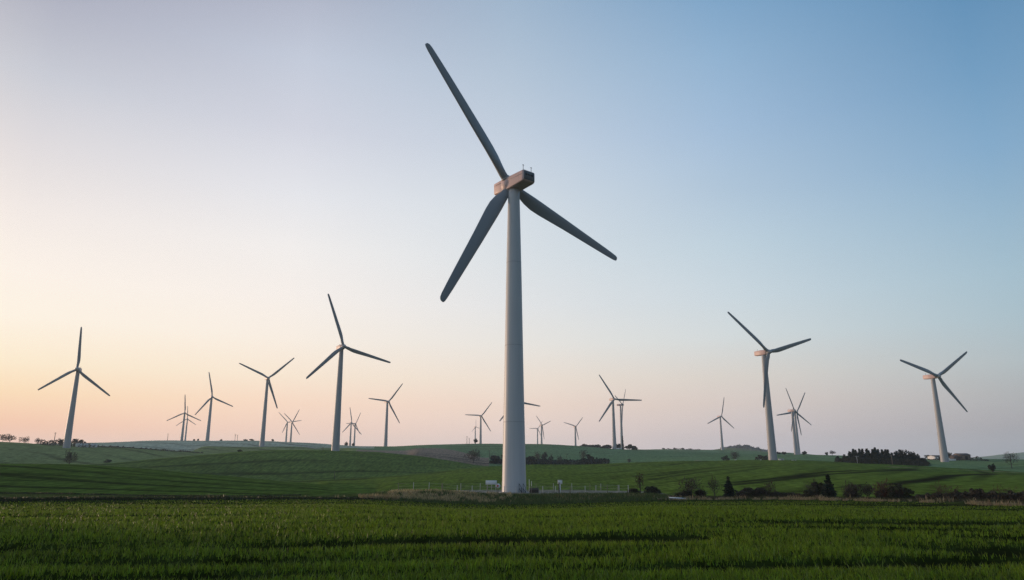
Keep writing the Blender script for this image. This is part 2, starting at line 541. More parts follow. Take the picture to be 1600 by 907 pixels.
add_const(0.0, 0.0)
add_const(13.0, 0.0)
LI = {}
for name, pts in LINES:
    a = np.array(pts, float)
    m = (PXS >= a[0, 0]) & (PXS <= a[-1, 0])
    q = PXS[m]
    yy = pchip1(a[:, 0], a[:, 1], q) if len(a) > 2 else np.interp(q, a[:, 0], a[:, 1])
    rr = np.interp(q, a[:, 0], a[:, 2])
    P = np.array([at(x, y, r) for x, y, r in zip(q, yy, rr)])
    az = np.degrees(np.arctan2(P[:, 0], P[:, 1]))
    r_i = np.interp(AZK, az, rr, left=np.nan if a[0, 0] > -390 else None, right=np.nan if a[-1, 0] < 1990 else None)
    z_i = np.interp(AZK, az, P[:, 2], left=np.nan if a[0, 0] > -390 else None, right=np.nan if a[-1, 0] < 1990 else None)
    LI[name] = len(KR)
    KR.append(r_i); KZ.append(z_i)
KR = np.array(KR); KZ = np.array(KZ)
# where a line does not exist it lies on the straight slope between its neighbours
for i in range(len(KR)):
    for j in np.where(np.isnan(KR[i]))[0]:
        p, n = i - 1, i + 1
        while np.isnan(KR[n, j]): n += 1
        k = n - p
        f = 1.0 / k
        KR[i, j] = KR[p, j] + (KR[n, j] - KR[p, j]) * f
        KZ[i, j] = KZ[p, j] + (KZ[n, j] - KZ[p, j]) * f
for _ in range(3):       # soften seams along the lines
    for A in (KR, KZ):
        A[:, 1:-1] = 0.25 * A[:, :-2] + 0.5 * A[:, 1:-1] + 0.25 * A[:, 2:]
KR = np.maximum.accumulate(KR + np.arange(len(KR))[:, None] * 1e-3, axis=0)


def knots_at(az):
    azc = np.clip(az, AZK[0], AZK[-1])
    r = np.array([np.interp(azc, AZK, KR[k]) for k in range(len(KR))])
    z = np.array([np.interp(azc, AZK, KZ[k]) for k in range(len(KZ))])
    return r, z


def slopes(r, z):
    h = np.diff(r, axis=0); h = np.maximum(h, 1e-3)
    dl = np.diff(z, axis=0) / h
    d = np.zeros_like(z)
    w1 = 2 * h[1:] + h[:-1]; w2 = h[1:] + 2 * h[:-1]
    ok = dl[:-1] * dl[1:] > 0
    with np.errstate(all='ignore'):
        v = (w1 + w2) / (w1 / dl[:-1] + w2 / dl[1:])
    d[1:-1] = np.where(ok, v, 0)
    d[-1] = dl[-1]
    return d, h


# hollows that cross the near field, their shade coloured in as dark soil: (y at x=0, slope, half width, depth, seed)
SHADE_HOLLOWS = [(12.3, 0.16, 0.45, 0.12, 1), (14.3, 0.13, 0.95, 0.15, 2), (17.6, 0.10, 0.95, 0.14, 3), (21.5, 0.06, 0.7, 0.10, 4),
        (26.0, 0.02, 1.1, 0.13, 5), (31.5, -0.03, 1.3, 0.14, 6), (40.0, 0.05, 1.6, 0.16, 7), (52.0, -0.02, 2.2, 0.2, 8),
        (66.0, 0.02, 2.8, 0.2, 9), (84.0, -0.02, 3.6, 0.25, 10)]


def hollow_amount(x, y):
    """Depth of the hollows (m) and how far bare, shade-dark soil replaces crop (0..1)."""
    dep = np.zeros_like(x); bare = np.zeros_like(x)
    for c, s, w, d, sd in SHADE_HOLLOWS:
        yc = c + s * x + (fbm(x * 0.10 + sd * 9, x * 0 + sd, 40 + sd, 3) - 0.5) * c * 0.14
        ln = np.clip((vnoise(x * (2.2 / c) + sd * 5, x * 0 + 3.3, 60 + sd) - (0.22 if sd < 4 else 0.5)) * 3.5, 0, 1)
        g = np.exp(-((y - yc) / w) ** 2) * ln
        dep += d * g
        bare = np.maximum(bare, g)
    return dep, bare


PAD_C = (0.5, 148.0)        # hard standing round the near turbine
PAD_Z = -2.62


def pad_mask(x, y):
    d = np.hypot((x - 2.0) / 27.0, (y - 146.5) / 19.0)
    return np.clip((1.12 - d) / 0.14, 0, 1)


def terrain(x, y, fine=True):
    x = np.atleast_1d(np.asarray(x, float)); y = np.atleast_1d(np.asarray(y, float))
    r = np.hypot(x, y)
    az = np.degrees(np.arctan2(x, y))
    kr, kz = knots_at(az)
    d, h = slopes(kr, kz)
    z = kz[-1].copy()
    for k in range(len(kr) - 1):
        m = (r >= kr[k]) & (r < kr[k + 1])
        if not m.any():
            continue
        t = (r[m] - kr[k][m]) / h[k][m]
        z[m] = ((1 + 2 * t) * (1 - t) ** 2 * kz[k][m] + t * (1 - t) ** 2 * h[k][m] * d[k][m]
                + t * t * (3 - 2 * t) * kz[k + 1][m] + t * t * (t - 1) * h[k][m] * d[k + 1][m])
    # beyond the fan of view the hills sink into a plain
    side = np.clip((np.abs(az) - 52) / 25, 0, 1)
    side = side * side * (3 - 2 * side)
    zp = np.interp(r, [0, 12, 110, 400, 4100], [0, 0, -2.5, -3, -12])
    z = z * (1 - side) + zp * side
    # unseen hill added left of the frame to shade the near fields from the sun
    shade_hill = np.clip((-az - 54) / 8, 0, 1) * np.clip((az + 112) / 25, 0, 1)
    shade_hill = shade_hill * shade_hill * (3 - 2 * shade_hill)
    z = z + shade_hill * 44 * np.exp(-((r - 390) / 150) ** 2)
    pm = pad_mask(x, y)
    pm = pm * pm * (3 - 2 * pm) * np.clip((y - 118) / 6, 0, 1)
    z = z * (1 - pm) + PAD_Z * pm
    if fine:
        far = np.clip((r - 160) / 200, 0, 1)
        z = z + (1 - pm) * (fbm(x / 42, y / 30, 3, 3) - 0.5) * 1.3 * far
        nr = np.clip((150 - r) / 30, 0, 1) * (1 - pm)
        z = z + nr * (fbm(x / 5.0, y / 1.6, 5, 3) - 0.5) * 0.10
        near = (r < 105) & (np.abs(az) < 60)
        if near.any():
            dep, _ = hollow_amount(x[near], y[near])
            z[near] -= dep
    return z


def tz(x, y):
    return float(terrain([x], [y])[0])


_rs = np.exp(np.linspace(math.log(25), math.log(3600), 1400))


def ground(px, py):
    """Where the view through a photo pixel meets the ground."""
    d = ray(px, py); d = d / math.hypot(d[0], d[1])
    X, Y, Z = d[0] * _rs, d[1] * _rs, EYE[2] + d[2] * _rs
    g = Z - terrain(X, Y)
    hit = np.where(g <= 0.02)[0]
    k = hit[0] if len(hit) else int(np.argmin(g / _rs + (_rs > 1000) * 1.0))
    return float(X[k]), float(Y[k]), float(_rs[k])


def spot(px, r, py=720):
    """Ground point in photo column px at distance r."""
    P = at(px, py, r)
    return np.array([P[0], P[1], tz(P[0], P[1])])


# ---- the one ground sheet
az_d = np.concatenate([np.arange(-180, -50, 3.0), np.arange(-50, -40, 0.5), np.arange(-40, 40, 0.075), np.arange(40, 50, 0.5), np.arange(50, 180, 3.0)])
rs_g = np.concatenate([[0.4, 2, 4, 6], np.exp(np.linspace(math.log(7), math.log(90), 240)), np.linspace(90.5, 180, 150),
                       np.exp(np.linspace(math.log(181), math.log(1000), 400)), np.exp(np.linspace(math.log(1010), math.log(4100), 90))])
AZ, RR = np.meshgrid(np.radians(az_d), rs_g, indexing='ij')
GX, GY = (np.sin(AZ) * RR).ravel(), (np.cos(AZ) * RR).ravel()
GZ = terrain(GX, GY)
na, nr_ = AZ.shape
ii = np.arange(na)[:, None]; jj = np.arange(nr_ - 1)[None, :]
i2 = (ii + 1) % na
quads = np.stack([ii * nr_ + jj, ii * nr_ + jj + 1, i2 * nr_ + jj + 1, i2 * nr_ + jj], -1).reshape(-1, 4)
gv = np.stack([GX, GY, GZ], -1)
# what grows on each field, far ones with haze mixed into the colour
gaz = np.degrees(np.arctan2(GX, GY)); grr = np.hypot(GX, GY)
kr_g, _ = knots_at(gaz)
dC = gv - EYE
zc = dC @ cF
gpx = np.where(zc > 1, CX + FPX * (dC @ cR) / np.maximum(zc, 1), 800)
wob = (fbm(GX / 40, GY / 40, 21, 3) - 0.5)
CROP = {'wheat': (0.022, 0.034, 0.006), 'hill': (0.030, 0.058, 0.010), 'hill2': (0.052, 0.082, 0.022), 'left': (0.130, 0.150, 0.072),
        'pale': (0.32, 0.325, 0.28), 'far': (0.080, 0.140, 0.090), 'distant': (0.13, 0.18, 0.165), 'soil': (0.23, 0.17, 0.13), 'gravel': (0.22, 0.20, 0.18),  # pale, far and distant include painted haze
        'rough': (0.042, 0.054, 0.017), 'mud_shade': (0.011, 0.011, 0.005), 'wood': (0.016, 0.024, 0.018), 'grass': (0.052, 0.068, 0.020)}
C = np.tile(np.array(CROP['wheat']), (len(GX), 1))
SH = np.ones(len(GX))        # how much leafy sheen there is: none where the soil is bare


def region(mask, c, soft=None):
    C[mask] = np.array(CROP[c])


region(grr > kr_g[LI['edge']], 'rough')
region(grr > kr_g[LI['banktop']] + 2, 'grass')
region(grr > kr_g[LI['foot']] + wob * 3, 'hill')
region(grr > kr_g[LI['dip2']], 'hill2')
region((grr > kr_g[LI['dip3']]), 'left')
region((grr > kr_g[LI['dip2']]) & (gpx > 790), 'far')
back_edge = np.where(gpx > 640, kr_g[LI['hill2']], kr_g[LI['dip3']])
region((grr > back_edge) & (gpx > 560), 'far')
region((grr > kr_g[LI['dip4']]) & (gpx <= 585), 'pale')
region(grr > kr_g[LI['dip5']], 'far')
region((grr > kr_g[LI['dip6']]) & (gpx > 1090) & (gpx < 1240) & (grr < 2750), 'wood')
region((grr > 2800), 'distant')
# bare ploughed strip on the slope left of the near tower
soil = (grr > back_edge) & (grr < kr_g[LI['dip3']] + 150 * np.clip((752 - gpx) / 70, 0, 1) + 34 * wob) & (gpx > 556) & (gpx < 765)
region(soil, 'soil')
SH[soil] = 0.1
SH[grr < kr_g[LI['foot']]] = 0.2
pm_g = pad_mask(GX, GY) * (GY > 124.5 + wob * 2)
C = C * (1 - pm_g[:, None] ** 2) + np.array(CROP['gravel']) * pm_g[:, None] ** 2 * (0.8 + 0.4 * fbm(GX * 1.3, GY * 1.3, 8, 3))[:, None]
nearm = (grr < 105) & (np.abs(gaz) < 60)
_, bare = hollow_amount(GX[nearm], GY[nearm])
bb = np.clip(bare * 1.6, 0, 1)[:, None]  # shade of the hollows painted as dark soil
C[nearm] = C[nearm] * (1 - bb) + np.array(CROP['mud_shade']) * bb
# shadow line of the small bank at the wheat's far edge, painted dark
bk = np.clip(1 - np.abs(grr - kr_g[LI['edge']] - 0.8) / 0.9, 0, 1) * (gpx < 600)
C = C * (1 - bk[:, None]) + np.array(CROP['mud_shade']) * bk[:, None]


# wheel tracks pressed into the crop on the slopes, their shadows painted in
def track_shade(pts, w, c=CROP['mud_shade'], k=0.9):
    global C
    P = np.array([ground(*p)[:2] for p in pts])
    if len(P) > 2:
        s = np.r_[0, np.cumsum(np.hypot(*np.diff(P, axis=0).T))]
        u = np.linspace(0, s[-1], 60)
        P = np.stack([pchip1(s, P[:, 0], u), pchip1(s, P[:, 1], u)], -1)
    lo, hi = P.min(0) - 8, P.max(0) + 8
    m = np.where((GX > lo[0]) & (GX < hi[0]) & (GY > lo[1]) & (GY < hi[1]))[0]
    if not len(m):
        return
    D = np.full(len(m), 1e9)
    for a, b in zip(P[:-1], P[1:]):
        ab = b - a
        t = np.clip(((GX[m] - a[0]) * ab[0] + (GY[m] - a[1]) * ab[1]) / (ab @ ab + 1e-9), 0, 1)
        D = np.minimum(D, np.hypot(GX[m] - a[0] - t * ab[0], GY[m] - a[1] - t * ab[1]))
    wv = 0.55 * w * (0.7 + 0.6 * vnoise(GX[m] / 9, GY[m] / 9, 31))
    a = np.clip(1.4 - D / wv, 0, 1)[:, None] * k
    C[m] = C[m] * (1 - a) + np.array(c) * a
    SH[m] *= (1 - a[:, 0])


track_shade([(0, 771), (160, 773), (320, 776), (440, 777.5)], 2.56, k=1.0)  # shadow along the upper step edge, drawn as a dark line
track_shade([(0, 740), (120, 745), (260, 752), (380, 761)], 3.54, k=0.5)
track_shade([(0, 751), (150, 754), (330, 764)], 3.54, k=0.4)
track_shade([(150, 738), (280, 746), (420, 757), (520, 767)], 3.54, k=0.5)
track_shade([(458, 753), (540, 750), (620, 744.5), (700, 737)], 6.34, k=0.9)
track_shade([(1010, 746), (1060, 739), (1130, 730), (1190, 725.5)], 4.90, k=0.55)
track_shade([(1020, 750), (1070, 742), (1140, 733), (1200, 727.5)], 4.90, k=0.55)
track_shade([(1145, 754), (1220, 747), (1290, 738), (1345, 735.5), (1420, 733.5)], 5.78, k=0.85)
track_shade([(1150, 757.5), (1230, 749), (1300, 741), (1355, 737.5), (1430, 735)], 5.17, k=0.85)
track_shade([(1395, 757), (1445, 751), (1490, 743.5), (1540, 741.3), (1590, 741)], 5.78, k=0.95)
track_shade([(1240, 770), (1290, 764), (1350, 757)], 3.58, k=0.6)
track_shade([(860, 752), (960, 745), (1060, 733)], 3.58, k=0.3)
track_shade([(1395, 730), (1450, 732), (1520, 735.5), (1600, 739)], 4.32, (0.20, 0.17, 0.11), 0.9)      # farm track
track_shade([(450, 694.5), (470, 697), (495, 701)], 8.00, (0.30, 0.28, 0.25), 0.8)
track_shade([(1050, 721), (1090, 719.3)], 3.84, (0.22, 0.19, 0.13), 0.8)
track_shade([(590, 757), (640, 747), (720, 738), (800, 733.5)], 2.56, (0.075, 0.10, 0.03), 0.6)


def drill_lines(mask, a, b, spacing, k, w=1.1):
    """Parallel tramlines through a field, running in the direction a -> b (photo pixels)."""
    global C
    p, q = np.array(ground(*a)[:2]), np.array(ground(*b)[:2])
    d = (q - p) / np.linalg.norm(q - p)
    v = -(GX - p[0]) * d[1] + (GY - p[1]) * d[0] + (fbm(GX / 70, GY / 70, 55, 2) - 0.5) * 26
    f = np.abs((v / spacing) % 1.0 - 0.5) * spacing
    al = np.clip(1.5 - f / w, 0, 1) * mask * k * np.clip(1.6 * vnoise(GX / 45, GY / 45, 66) - 0.2, 0, 1)
    fine = 1 + 0.16 * np.sin(v * 2 * np.pi / 5.5) * mask * np.clip((700 - grr) / 400, 0, 1)
    C = C * fine[:, None]
    C = C * (1 - al[:, None]) + np.array(CROP['mud_shade']) * al[:, None]
    SH[:] = SH * (1 - al)


lf = LI['foot']
on_hill = (grr > kr_g[lf] + 2) & (grr < kr_g[LI['dip2']])
drill_lines(on_hill & (gpx < 520), (30, 741), (380, 761), 15, 0.75, 1.9)
drill_lines(on_hill & (gpx >= 520), (1010, 746), (1190, 725.5), 24, 0.6, 1.9)
drill_lines((grr > kr_g[LI['dip2']]) & (grr < kr_g[LI['dip3']]) & (gpx < 760), (330, 722), (620, 720), 26, 0.65, 2.6)
drill_lines((grr > kr_g[LI['dip3']]) & (gpx < 560), (20, 712), (300, 714), 32, 0.6, 2.8)
drill_lines((grr > kr_g[LI['dip2']]) & (gpx > 700), (860, 703), (1080, 711), 36, 0.55, 3.0)
C *= (0.72 + 0.56 * fbm(GX / 18, GY / 6, 12, 4))[:, None]
C *= (0.85 + 0.30 * fbm(GX / 75, GY / 40, 13, 3))[:, None]

mg, t, b = new_mat('field_ground')
at_n = t.nodes.new('ShaderNodeVertexColor'); at_n.layer_name = 'crop'
tcn = t.nodes.new('ShaderNodeTexCoord')
n1 = t.nodes.new('ShaderNodeTexNoise'); n1.inputs['Scale'].default_value = 0.9; n1.inputs['Detail'].default_value = 9; n1.inputs['Roughness'].default_value = 0.72
mp = t.nodes.new('ShaderNodeMapping'); mp.inputs['Scale'].default_value = (0.6, 1.0, 1.0)
t.links.new(tcn.outputs['Object'], mp.inputs[0]); t.links.new(mp.outputs[0], n1.inputs['Vector'])
mr = t.nodes.new('ShaderNodeMapRange'); t.links.new(n1.outputs[0], mr.inputs[0])
mr.inputs[1].default_value = 0.3; mr.inputs[2].default_value = 0.7; mr.inputs[3].default_value = 0.55; mr.inputs[4].default_value = 1.4
n2 = t.nodes.new('ShaderNodeTexNoise'); n2.inputs['Scale'].default_value = 0.8; n2.inputs['Detail'].default_value = 5; n2.inputs['Roughness'].default_value = 0.65
mp2 = t.nodes.new('ShaderNodeMapping'); mp2.inputs['Scale'].default_value = (1.0, 0.14, 0.5)
t.links.new(tcn.outputs['Object'], mp2.inputs[0]); t.links.new(mp2.outputs[0], n2.inputs['Vector'])
mr2 = t.nodes.new('ShaderNodeMapRange'); t.links.new(n2.outputs[0], mr2.inputs[0])
mr2.inputs[1].default_value = 0.3; mr2.inputs[2].default_value = 0.7; mr2.inputs[3].default_value = 0.45; mr2.inputs[4].default_value = 1.55
tuft = math_node(t, 'MULTIPLY', mr.outputs[0], mr2.outputs[0])
t.links.new(math_node(t, 'MULTIPLY', math_node(t, 'MULTIPLY', at_n.outputs['Alpha'], tuft), 0.15), b.inputs['Sheen Weight'])
vmul = t.nodes.new('ShaderNodeVectorMath'); vmul.operation = 'SCALE'
t.links.new(at_n.outputs['Color'], vmul.inputs[0]); t.links.new(tuft, vmul.inputs['Scale'])
t.links.new(vmul.outputs[0], b.inputs['Base Color'])
b.inputs['Roughness'].default_value = 1.0
b.inputs['Specular IOR Level'].default_value = 0.0
b.inputs['Sheen Roughness'].default_value = 0.6
b.inputs['Sheen Tint'].default_value = (0.40, 0.65, 0.12, 1)
bp = t.nodes.new('ShaderNodeBump'); bp.inputs['Strength'].default_value = 0.5; bp.inputs['Distance'].default_value = 0.15
t.links.new(n1.outputs[0], bp.inputs['Height']); t.links.new(bp.outputs[0], b.inputs['Normal'])
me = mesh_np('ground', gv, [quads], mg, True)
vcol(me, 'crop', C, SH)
tag(link('ground', me), kind='structure')

# ------------------------------------------------------------------ grass blades
rng = np.random.default_rng(5)


def blades_mesh(name, X, Y, Z, H, W, lean, colr, mat):
    """One bent blade (a quad and a tip) per point."""
    n = len(X)
    a = rng.uniform(0, 2 * np.pi, n)
    fa = rng.uniform(-1.0, 1.0, n)                       # blade width direction
    wx, wy = np.cos(fa) * W / 2, np.sin(fa) * W / 2
    lx, ly = np.cos(a) * lean * H, np.sin(a) * lean * H
    B = np.stack([X, Y, Z], -1)
    Wv = np.stack([wx, wy, wx * 0], -1)
    mid = B + np.stack([lx * 0.35, ly * 0.35, H * 0.6], -1)
    tip = B + np.stack([lx, ly, H * (1 - 0.25 * lean)], -1)
    V = np.stack([B - Wv, B + Wv, mid + Wv * 0.75, mid - Wv * 0.75, tip], 1).reshape(-1, 3)
    k = np.arange(n)[:, None] * 5
    Q = k + np.array([[0, 1, 2, 3]]); T = k + np.array([[3, 2, 4]])
    me = mesh_np(name, V, [Q, T], mat)
    vcol(me, 'tone', np.repeat(colr, 5, 0))
    return me


def blade_mat(name, trans=0.45):
    m, t, b = new_mat(name)
    vc = t.nodes.new('ShaderNodeVertexColor'); vc.layer_name = 'tone'
    t.links.new(vc.outputs[0], b.inputs['Base Color'])
    b.inputs['Roughness'].default_value = 0.42
    b.inputs['Specular IOR Level'].default_value = 0.35
    tr = t.nodes.new('ShaderNodeBsdfTranslucent')
    t.links.new(vc.outputs[0], tr.inputs[0])
    ms = t.nodes.new('ShaderNodeMixShader'); ms.inputs[0].default_value = trans
    t.links.new(b.outputs[0], ms.inputs[1]); t.links.new(tr.outputs[0], ms.inputs[2])
    t.links.new(ms.outputs[0], t.nodes['Material Output'].inputs[0])
    return m


def tones(n, base, var=0.35, dry=0.03):
    c = np.array(base)[None] * (1 + var * (rng.random((n, 1)) * 2 - 1)) * (1 + 0.12 * (rng.random((n, 3)) * 2 - 1))
    d = rng.random(n) < dry
    c[d] = np.array([0.16, 0.14, 0.06]) * (0.6 + 0.8 * rng.random((d.sum(), 1)))
    return c


NPL, NBL = 118000, 4                               # plants, leaves per plant
u = rng.random(NPL)
k_ = 0.02                                          # density falls as r^-(1+k)
r0, r1 = 7.5, 112.0
rb = (r0 ** -k_ + u * (r1 ** -k_ - r0 ** -k_)) ** (-1 / k_)
azb = np.radians(rng.uniform(-42, 42, NPL))
bx, by = np.sin(azb) * rb, np.cos(azb) * rb
# drilled rows run across the view
row = 0.15
by_s = by - 0.06 * bx
by = np.where(rb < 45, np.round(by_s / row) * row + rng.normal(0, 0.03, NPL) + 0.06 * bx, by)
ptone = 0.6 + 0.8 * rng.random(NPL)                # some plants are paler than others
ptall = 0.75 + 0.5 * rng.random(NPL)
bx, by, ptone, ptall = [np.repeat(v, NBL) for v in (bx, by, ptone, ptall)]
NB = NPL * NBL
bx = bx + rng.normal(0, 0.016, NB); by = by + rng.normal(0, 0.016, NB)
rb = np.hypot(bx, by)
kr_b, _ = knots_at(np.degrees(np.arctan2(bx, by)))
_, bare_b = hollow_amount(bx, by)
patch = fbm(bx / 2.2, by / 1.1, 77, 3)
keep = (rb < kr_b[LI['edge']] - 0.3) & (rng.random(NB) > bare_b * 2.0) & (rng.random(NB) < 0.55 + 1.1 * patch) & ((fbm(bx / 0.9, by / 0.4, 78, 2) > 0.36) | (rng.random(NB) < 0.3))
bx, by, rb, bare_b, patch, ptone, ptall = [v[keep] for v in (bx, by, rb, bare_b, patch, ptone, ptall)]
Hb = 0.12 * (0.55 + 0.6 * rng.random(len(bx)) + 0.35 * patch) * (1 - 0.6 * bare_b) * ptall
tall = rng.random(len(bx)) < 0.006
Hb[tall] *= 1.6
Wb = np.maximum(0.010, rb * 0.00050)
Wb[tall] *= 1.4
ctone = tones(len(bx), (0.138, 0.208, 0.014), 0.55, 0.012) * ((0.75 + 0.5 * patch) * ptone)[:, None]
ctone[tall] = np.array([0.17, 0.23, 0.06]) * (0.7 + 0.6 * rng.random((tall.sum(), 1)))
me = blades_mesh('wheat_blades', bx, by, terrain(bx, by) - 0.01, Hb, Wb, rng.uniform(0.1, 0.75, len(bx)), ctone, blade_mat('wheat_blade'))
tag(link('wheat', me), 'short green winter wheat covering the near field', 'wheat', kind='stuff')

# dry and rough grass on the bank of the hard standing and along the far edge of the wheat
GXl, GYl, GHl, GCl = [], [], [], []


def strip(px0, px1, n, dr0, dr1, h, tone, line='edge', var=0.45, thr=0.0, sd=1):
    px = rng.uniform(px0, px1, n)
    P = np.array([at(p, 780, 100) for p in (px0, px1)])
    azs = np.degrees(np.arctan2((px - CX), FPX * math.cos(THETA) + (780 - CY) * math.sin(THETA)))
    kr_s, _ = knots_at(azs)
    r = kr_s[LI[line]] + rng.uniform(0, 1, n) * (dr1 - dr0) + dr0
    x, y = np.sin(np.radians(azs)) * r, np.cos(np.radians(azs)) * r
    cl = fbm(x / 1.6, y / 1.6, 90 + sd, 3)
    k = cl > thr
    GXl.append(x[k]); GYl.append(y[k])
    GHl.append(h * (0.4 + 0.9 * rng.random(k.sum())) * (0.5 + cl[k]))
    GCl.append(tones(k.sum(), tone, var, 0))


strip(585, 1045, 24000, -0.5, 13, 0.45, (0.070, 0.105, 0.024), sd=1)
strip(585, 1045, 5000, 3, 14, 0.40, (0.24, 0.19, 0.085), thr=0.50, sd=2)
strip(605, 800, 9000, 2, 13, 0.55, (0.46, 0.355, 0.18), thr=0.45, sd=3)
strip(-60, 600, 12000, -0.1, 1.2, 0.26, (0.030, 0.044, 0.012), sd=4)  # dark tone carries the shadow of the edge step
strip(-60, 600, 1000, 0.6, 1.8, 0.45, (0.085, 0.090, 0.035), thr=0.5, sd=5)
strip(560, 640, 1800, 0.2, 2.4, 0.6, (0.36, 0.27, 0.13), thr=0.50, sd=6)
strip(1020, 1680, 12000, 0.2, 1.5, 0.30, (0.36, 0.28, 0.15), thr=0.47, sd=7)
strip(1020, 1680, 1200, 0.2, 2.0, 0.62, (0.40, 0.31, 0.17), thr=0.54, sd=17)
strip(1020, 1680, 12000, 1.0, 9, 0.35, (0.070, 0.065, 0.026), sd=8)
strip(-60, 470, 5000, -0.6, 0.8, 0.28, (0.030, 0.040, 0.013), line='foot', sd=9)  # dark tufts continue the painted shadow of the upper step
X = np.concatenate(GXl); Y = np.concatenate(GYl); Hh = np.concatenate(GHl); Cc = np.concatenate(GCl)
me = blades_mesh('rough_grass_blades', X, Y, terrain(X, Y) - 0.02, Hh, np.full(len(X), 0.055), rng.uniform(0.1, 0.6, len(X)), Cc, blade_mat('rough_grass_blade', 0.3))
tag(link('rough_grass', me), 'tan and olive rough grass on the bank and along the field edge', 'grass', kind='stuff')

# ------------------------------------------------------------------ wind turbines
E2 = np.array([0, 0, 1.0])


def blade_mesh(slim=1.0):
    """Unit-long blade along +Z, chord along X, rotor axis along Y."""
    st = [  # z, chord, thickness ratio, chord offset, twist deg
        (0.00, 0.050, 1.0, 0.0, 20), (0.045, 0.050, 1.0, 0.0, 20), (0.09, 0.060, 0.72, 0.004, 19), (0.14, 0.078, 0.48, 0.011, 17),
        (0.20, 0.090, 0.34, 0.015, 14), (0.27, 0.091, 0.27, 0.015, 11), (0.36, 0.086, 0.24, 0.013, 8), (0.48, 0.079, 0.20, 0.010, 5),
        (0.62, 0.071, 0.17, 0.008, 3), (0.76, 0.063, 0.15, 0.006, 1), (0.88, 0.055, 0.14, 0.004, 0), (0.96, 0.047, 0.13, 0.003, -1),
        (0.985, 0.040, 0.12, 0.002, -1), (0.997, 0.026, 0.10, 0.0, -1), (1.0, 0.012, 0.10, 0.0, -1)]
    n = 18
    V, Q, T = [], [], []
    for z, c, th, off, tw in st:
        c = c * (slim if z > 0.1 else 1.0)
        for i in range(n):
            a = 2 * math.pi * i / n
            x = math.cos(a) * c / 2
            yv = math.sin(a) * c * th / 2
            if th < 0.9:
                yv *= (1.0 + 0.55 * math.cos(a)) * (1 - 0.0)       # blunt nose, thin trailing edge
            x += off * -1
            cs, sn = math.cos(R(tw)), math.sin(R(tw))
            V.append((x * cs - yv * sn, x * sn + yv * cs, z))
    for k in range(len(st) - 1):
        for i in range(n):
            j = (i + 1) % n
            Q.append((k * n + i, k * n + j, (k + 1) * n + j, (k + 1) * n + i))
    V.append((0, 0, 1.0)); c = len(V) - 1
    o = (len(st) - 1) * n
    for i in range(n):
        T.append((c, o + i, o + (i + 1) % n))
    return mesh_np('blade', V, [Q, T], M['blade'], True)


def lathe_mesh(name, prof, mat, seg=40, smooth=True):
    """Profile of (radius, z) turned round Z."""
    V, Q = [], []
    for r, z in prof:
        for i in range(seg):
            a = 2 * math.pi * i / seg
            V.append((r * math.cos(a), r * math.sin(a), z))
    for k in range(len(prof) - 1):
        for i in range(seg):
            j = (i + 1) % seg
            Q.append((k * seg + i, k * seg + j, (k + 1) * seg + j, (k + 1) * seg + i))
    return mesh_np(name, V, [Q], mat, smooth)


BLADE = blade_mesh()
BLADE_SLIM = blade_mesh(0.80)


def hull_mesh(name, secs, mat):
    """Body along +Y from rounded-rectangle sections (y, half width, z low, z high, corner)."""
    V, Q, T = [], [], []
    n = 16
    for y, hw, z0, z1, cr in secs:
        cr = min(cr, hw * .95, (z1 - z0) / 2 * .95)
        cen = [(hw - cr, z1 - cr, 0), (-hw + cr, z1 - cr, 90), (-hw + cr, z0 + cr, 180), (hw - cr, z0 + cr, 270)]
        for cx_, cz_, a0 in cen:
            for k in range(4):
                a = R(a0 + 30 * k)
                V.append((cx_ + cr * math.cos(a), y, cz_ + cr * math.sin(a)))
    for k in range(len(secs) - 1):
        for i in range(n):
            j = (i + 1) % n
            Q.append((k * n + j, k * n + i, (k + 1) * n + i, (k + 1) * n + j))
    for k, rev in ((0, False), (len(secs) - 1, True)):
        V.append((0, secs[k][0], (secs[k][2] + secs[k][3]) / 2)); c = len(V) - 1
        for i in range(n):
            j = (i + 1) % n
            T.append((c, k * n + j, k * n + i) if rev else (c, k * n + i, k * n + j))
    return mesh_np(name, V, [Q, T], mat, False)


# local frame of a nacelle: +Y along the rotor axis towards the front, +X sideways, +Z up
NAC_SMALL = hull_mesh('nacelle', [(-5.9, 1.05, -0.9, 1.25, .3), (-5.6, 1.3, -1.15, 1.5, .35), (-1, 1.45, -1.4, 1.6, .35), (1.9, 1.35, -1.35, 1.45, .4), (2.7, 1.1, -1.1, 1.15, .5)], M['nacelle'])
HUB_SMALL = lathe_mesh('hub', [(0.95, -0.9), (1.35, -0.5), (1.4, 0.5), (1.15, 1.2), (0.7, 1.75), (0.02, 2.05)], M['hub'], 24)


def frame(axis, loc):
    """Matrix whose +Y is the rotor axis."""
    y = np.array(axis); x = np.cross(y, E2); x /= np.linalg.norm(x)
    m = Matrix.Identity(4)
    for i in range(3):
        m[i][0], m[i][1], m[i][2], m[i][3] = x[i], y[i], E2[i], loc[i]
    return m


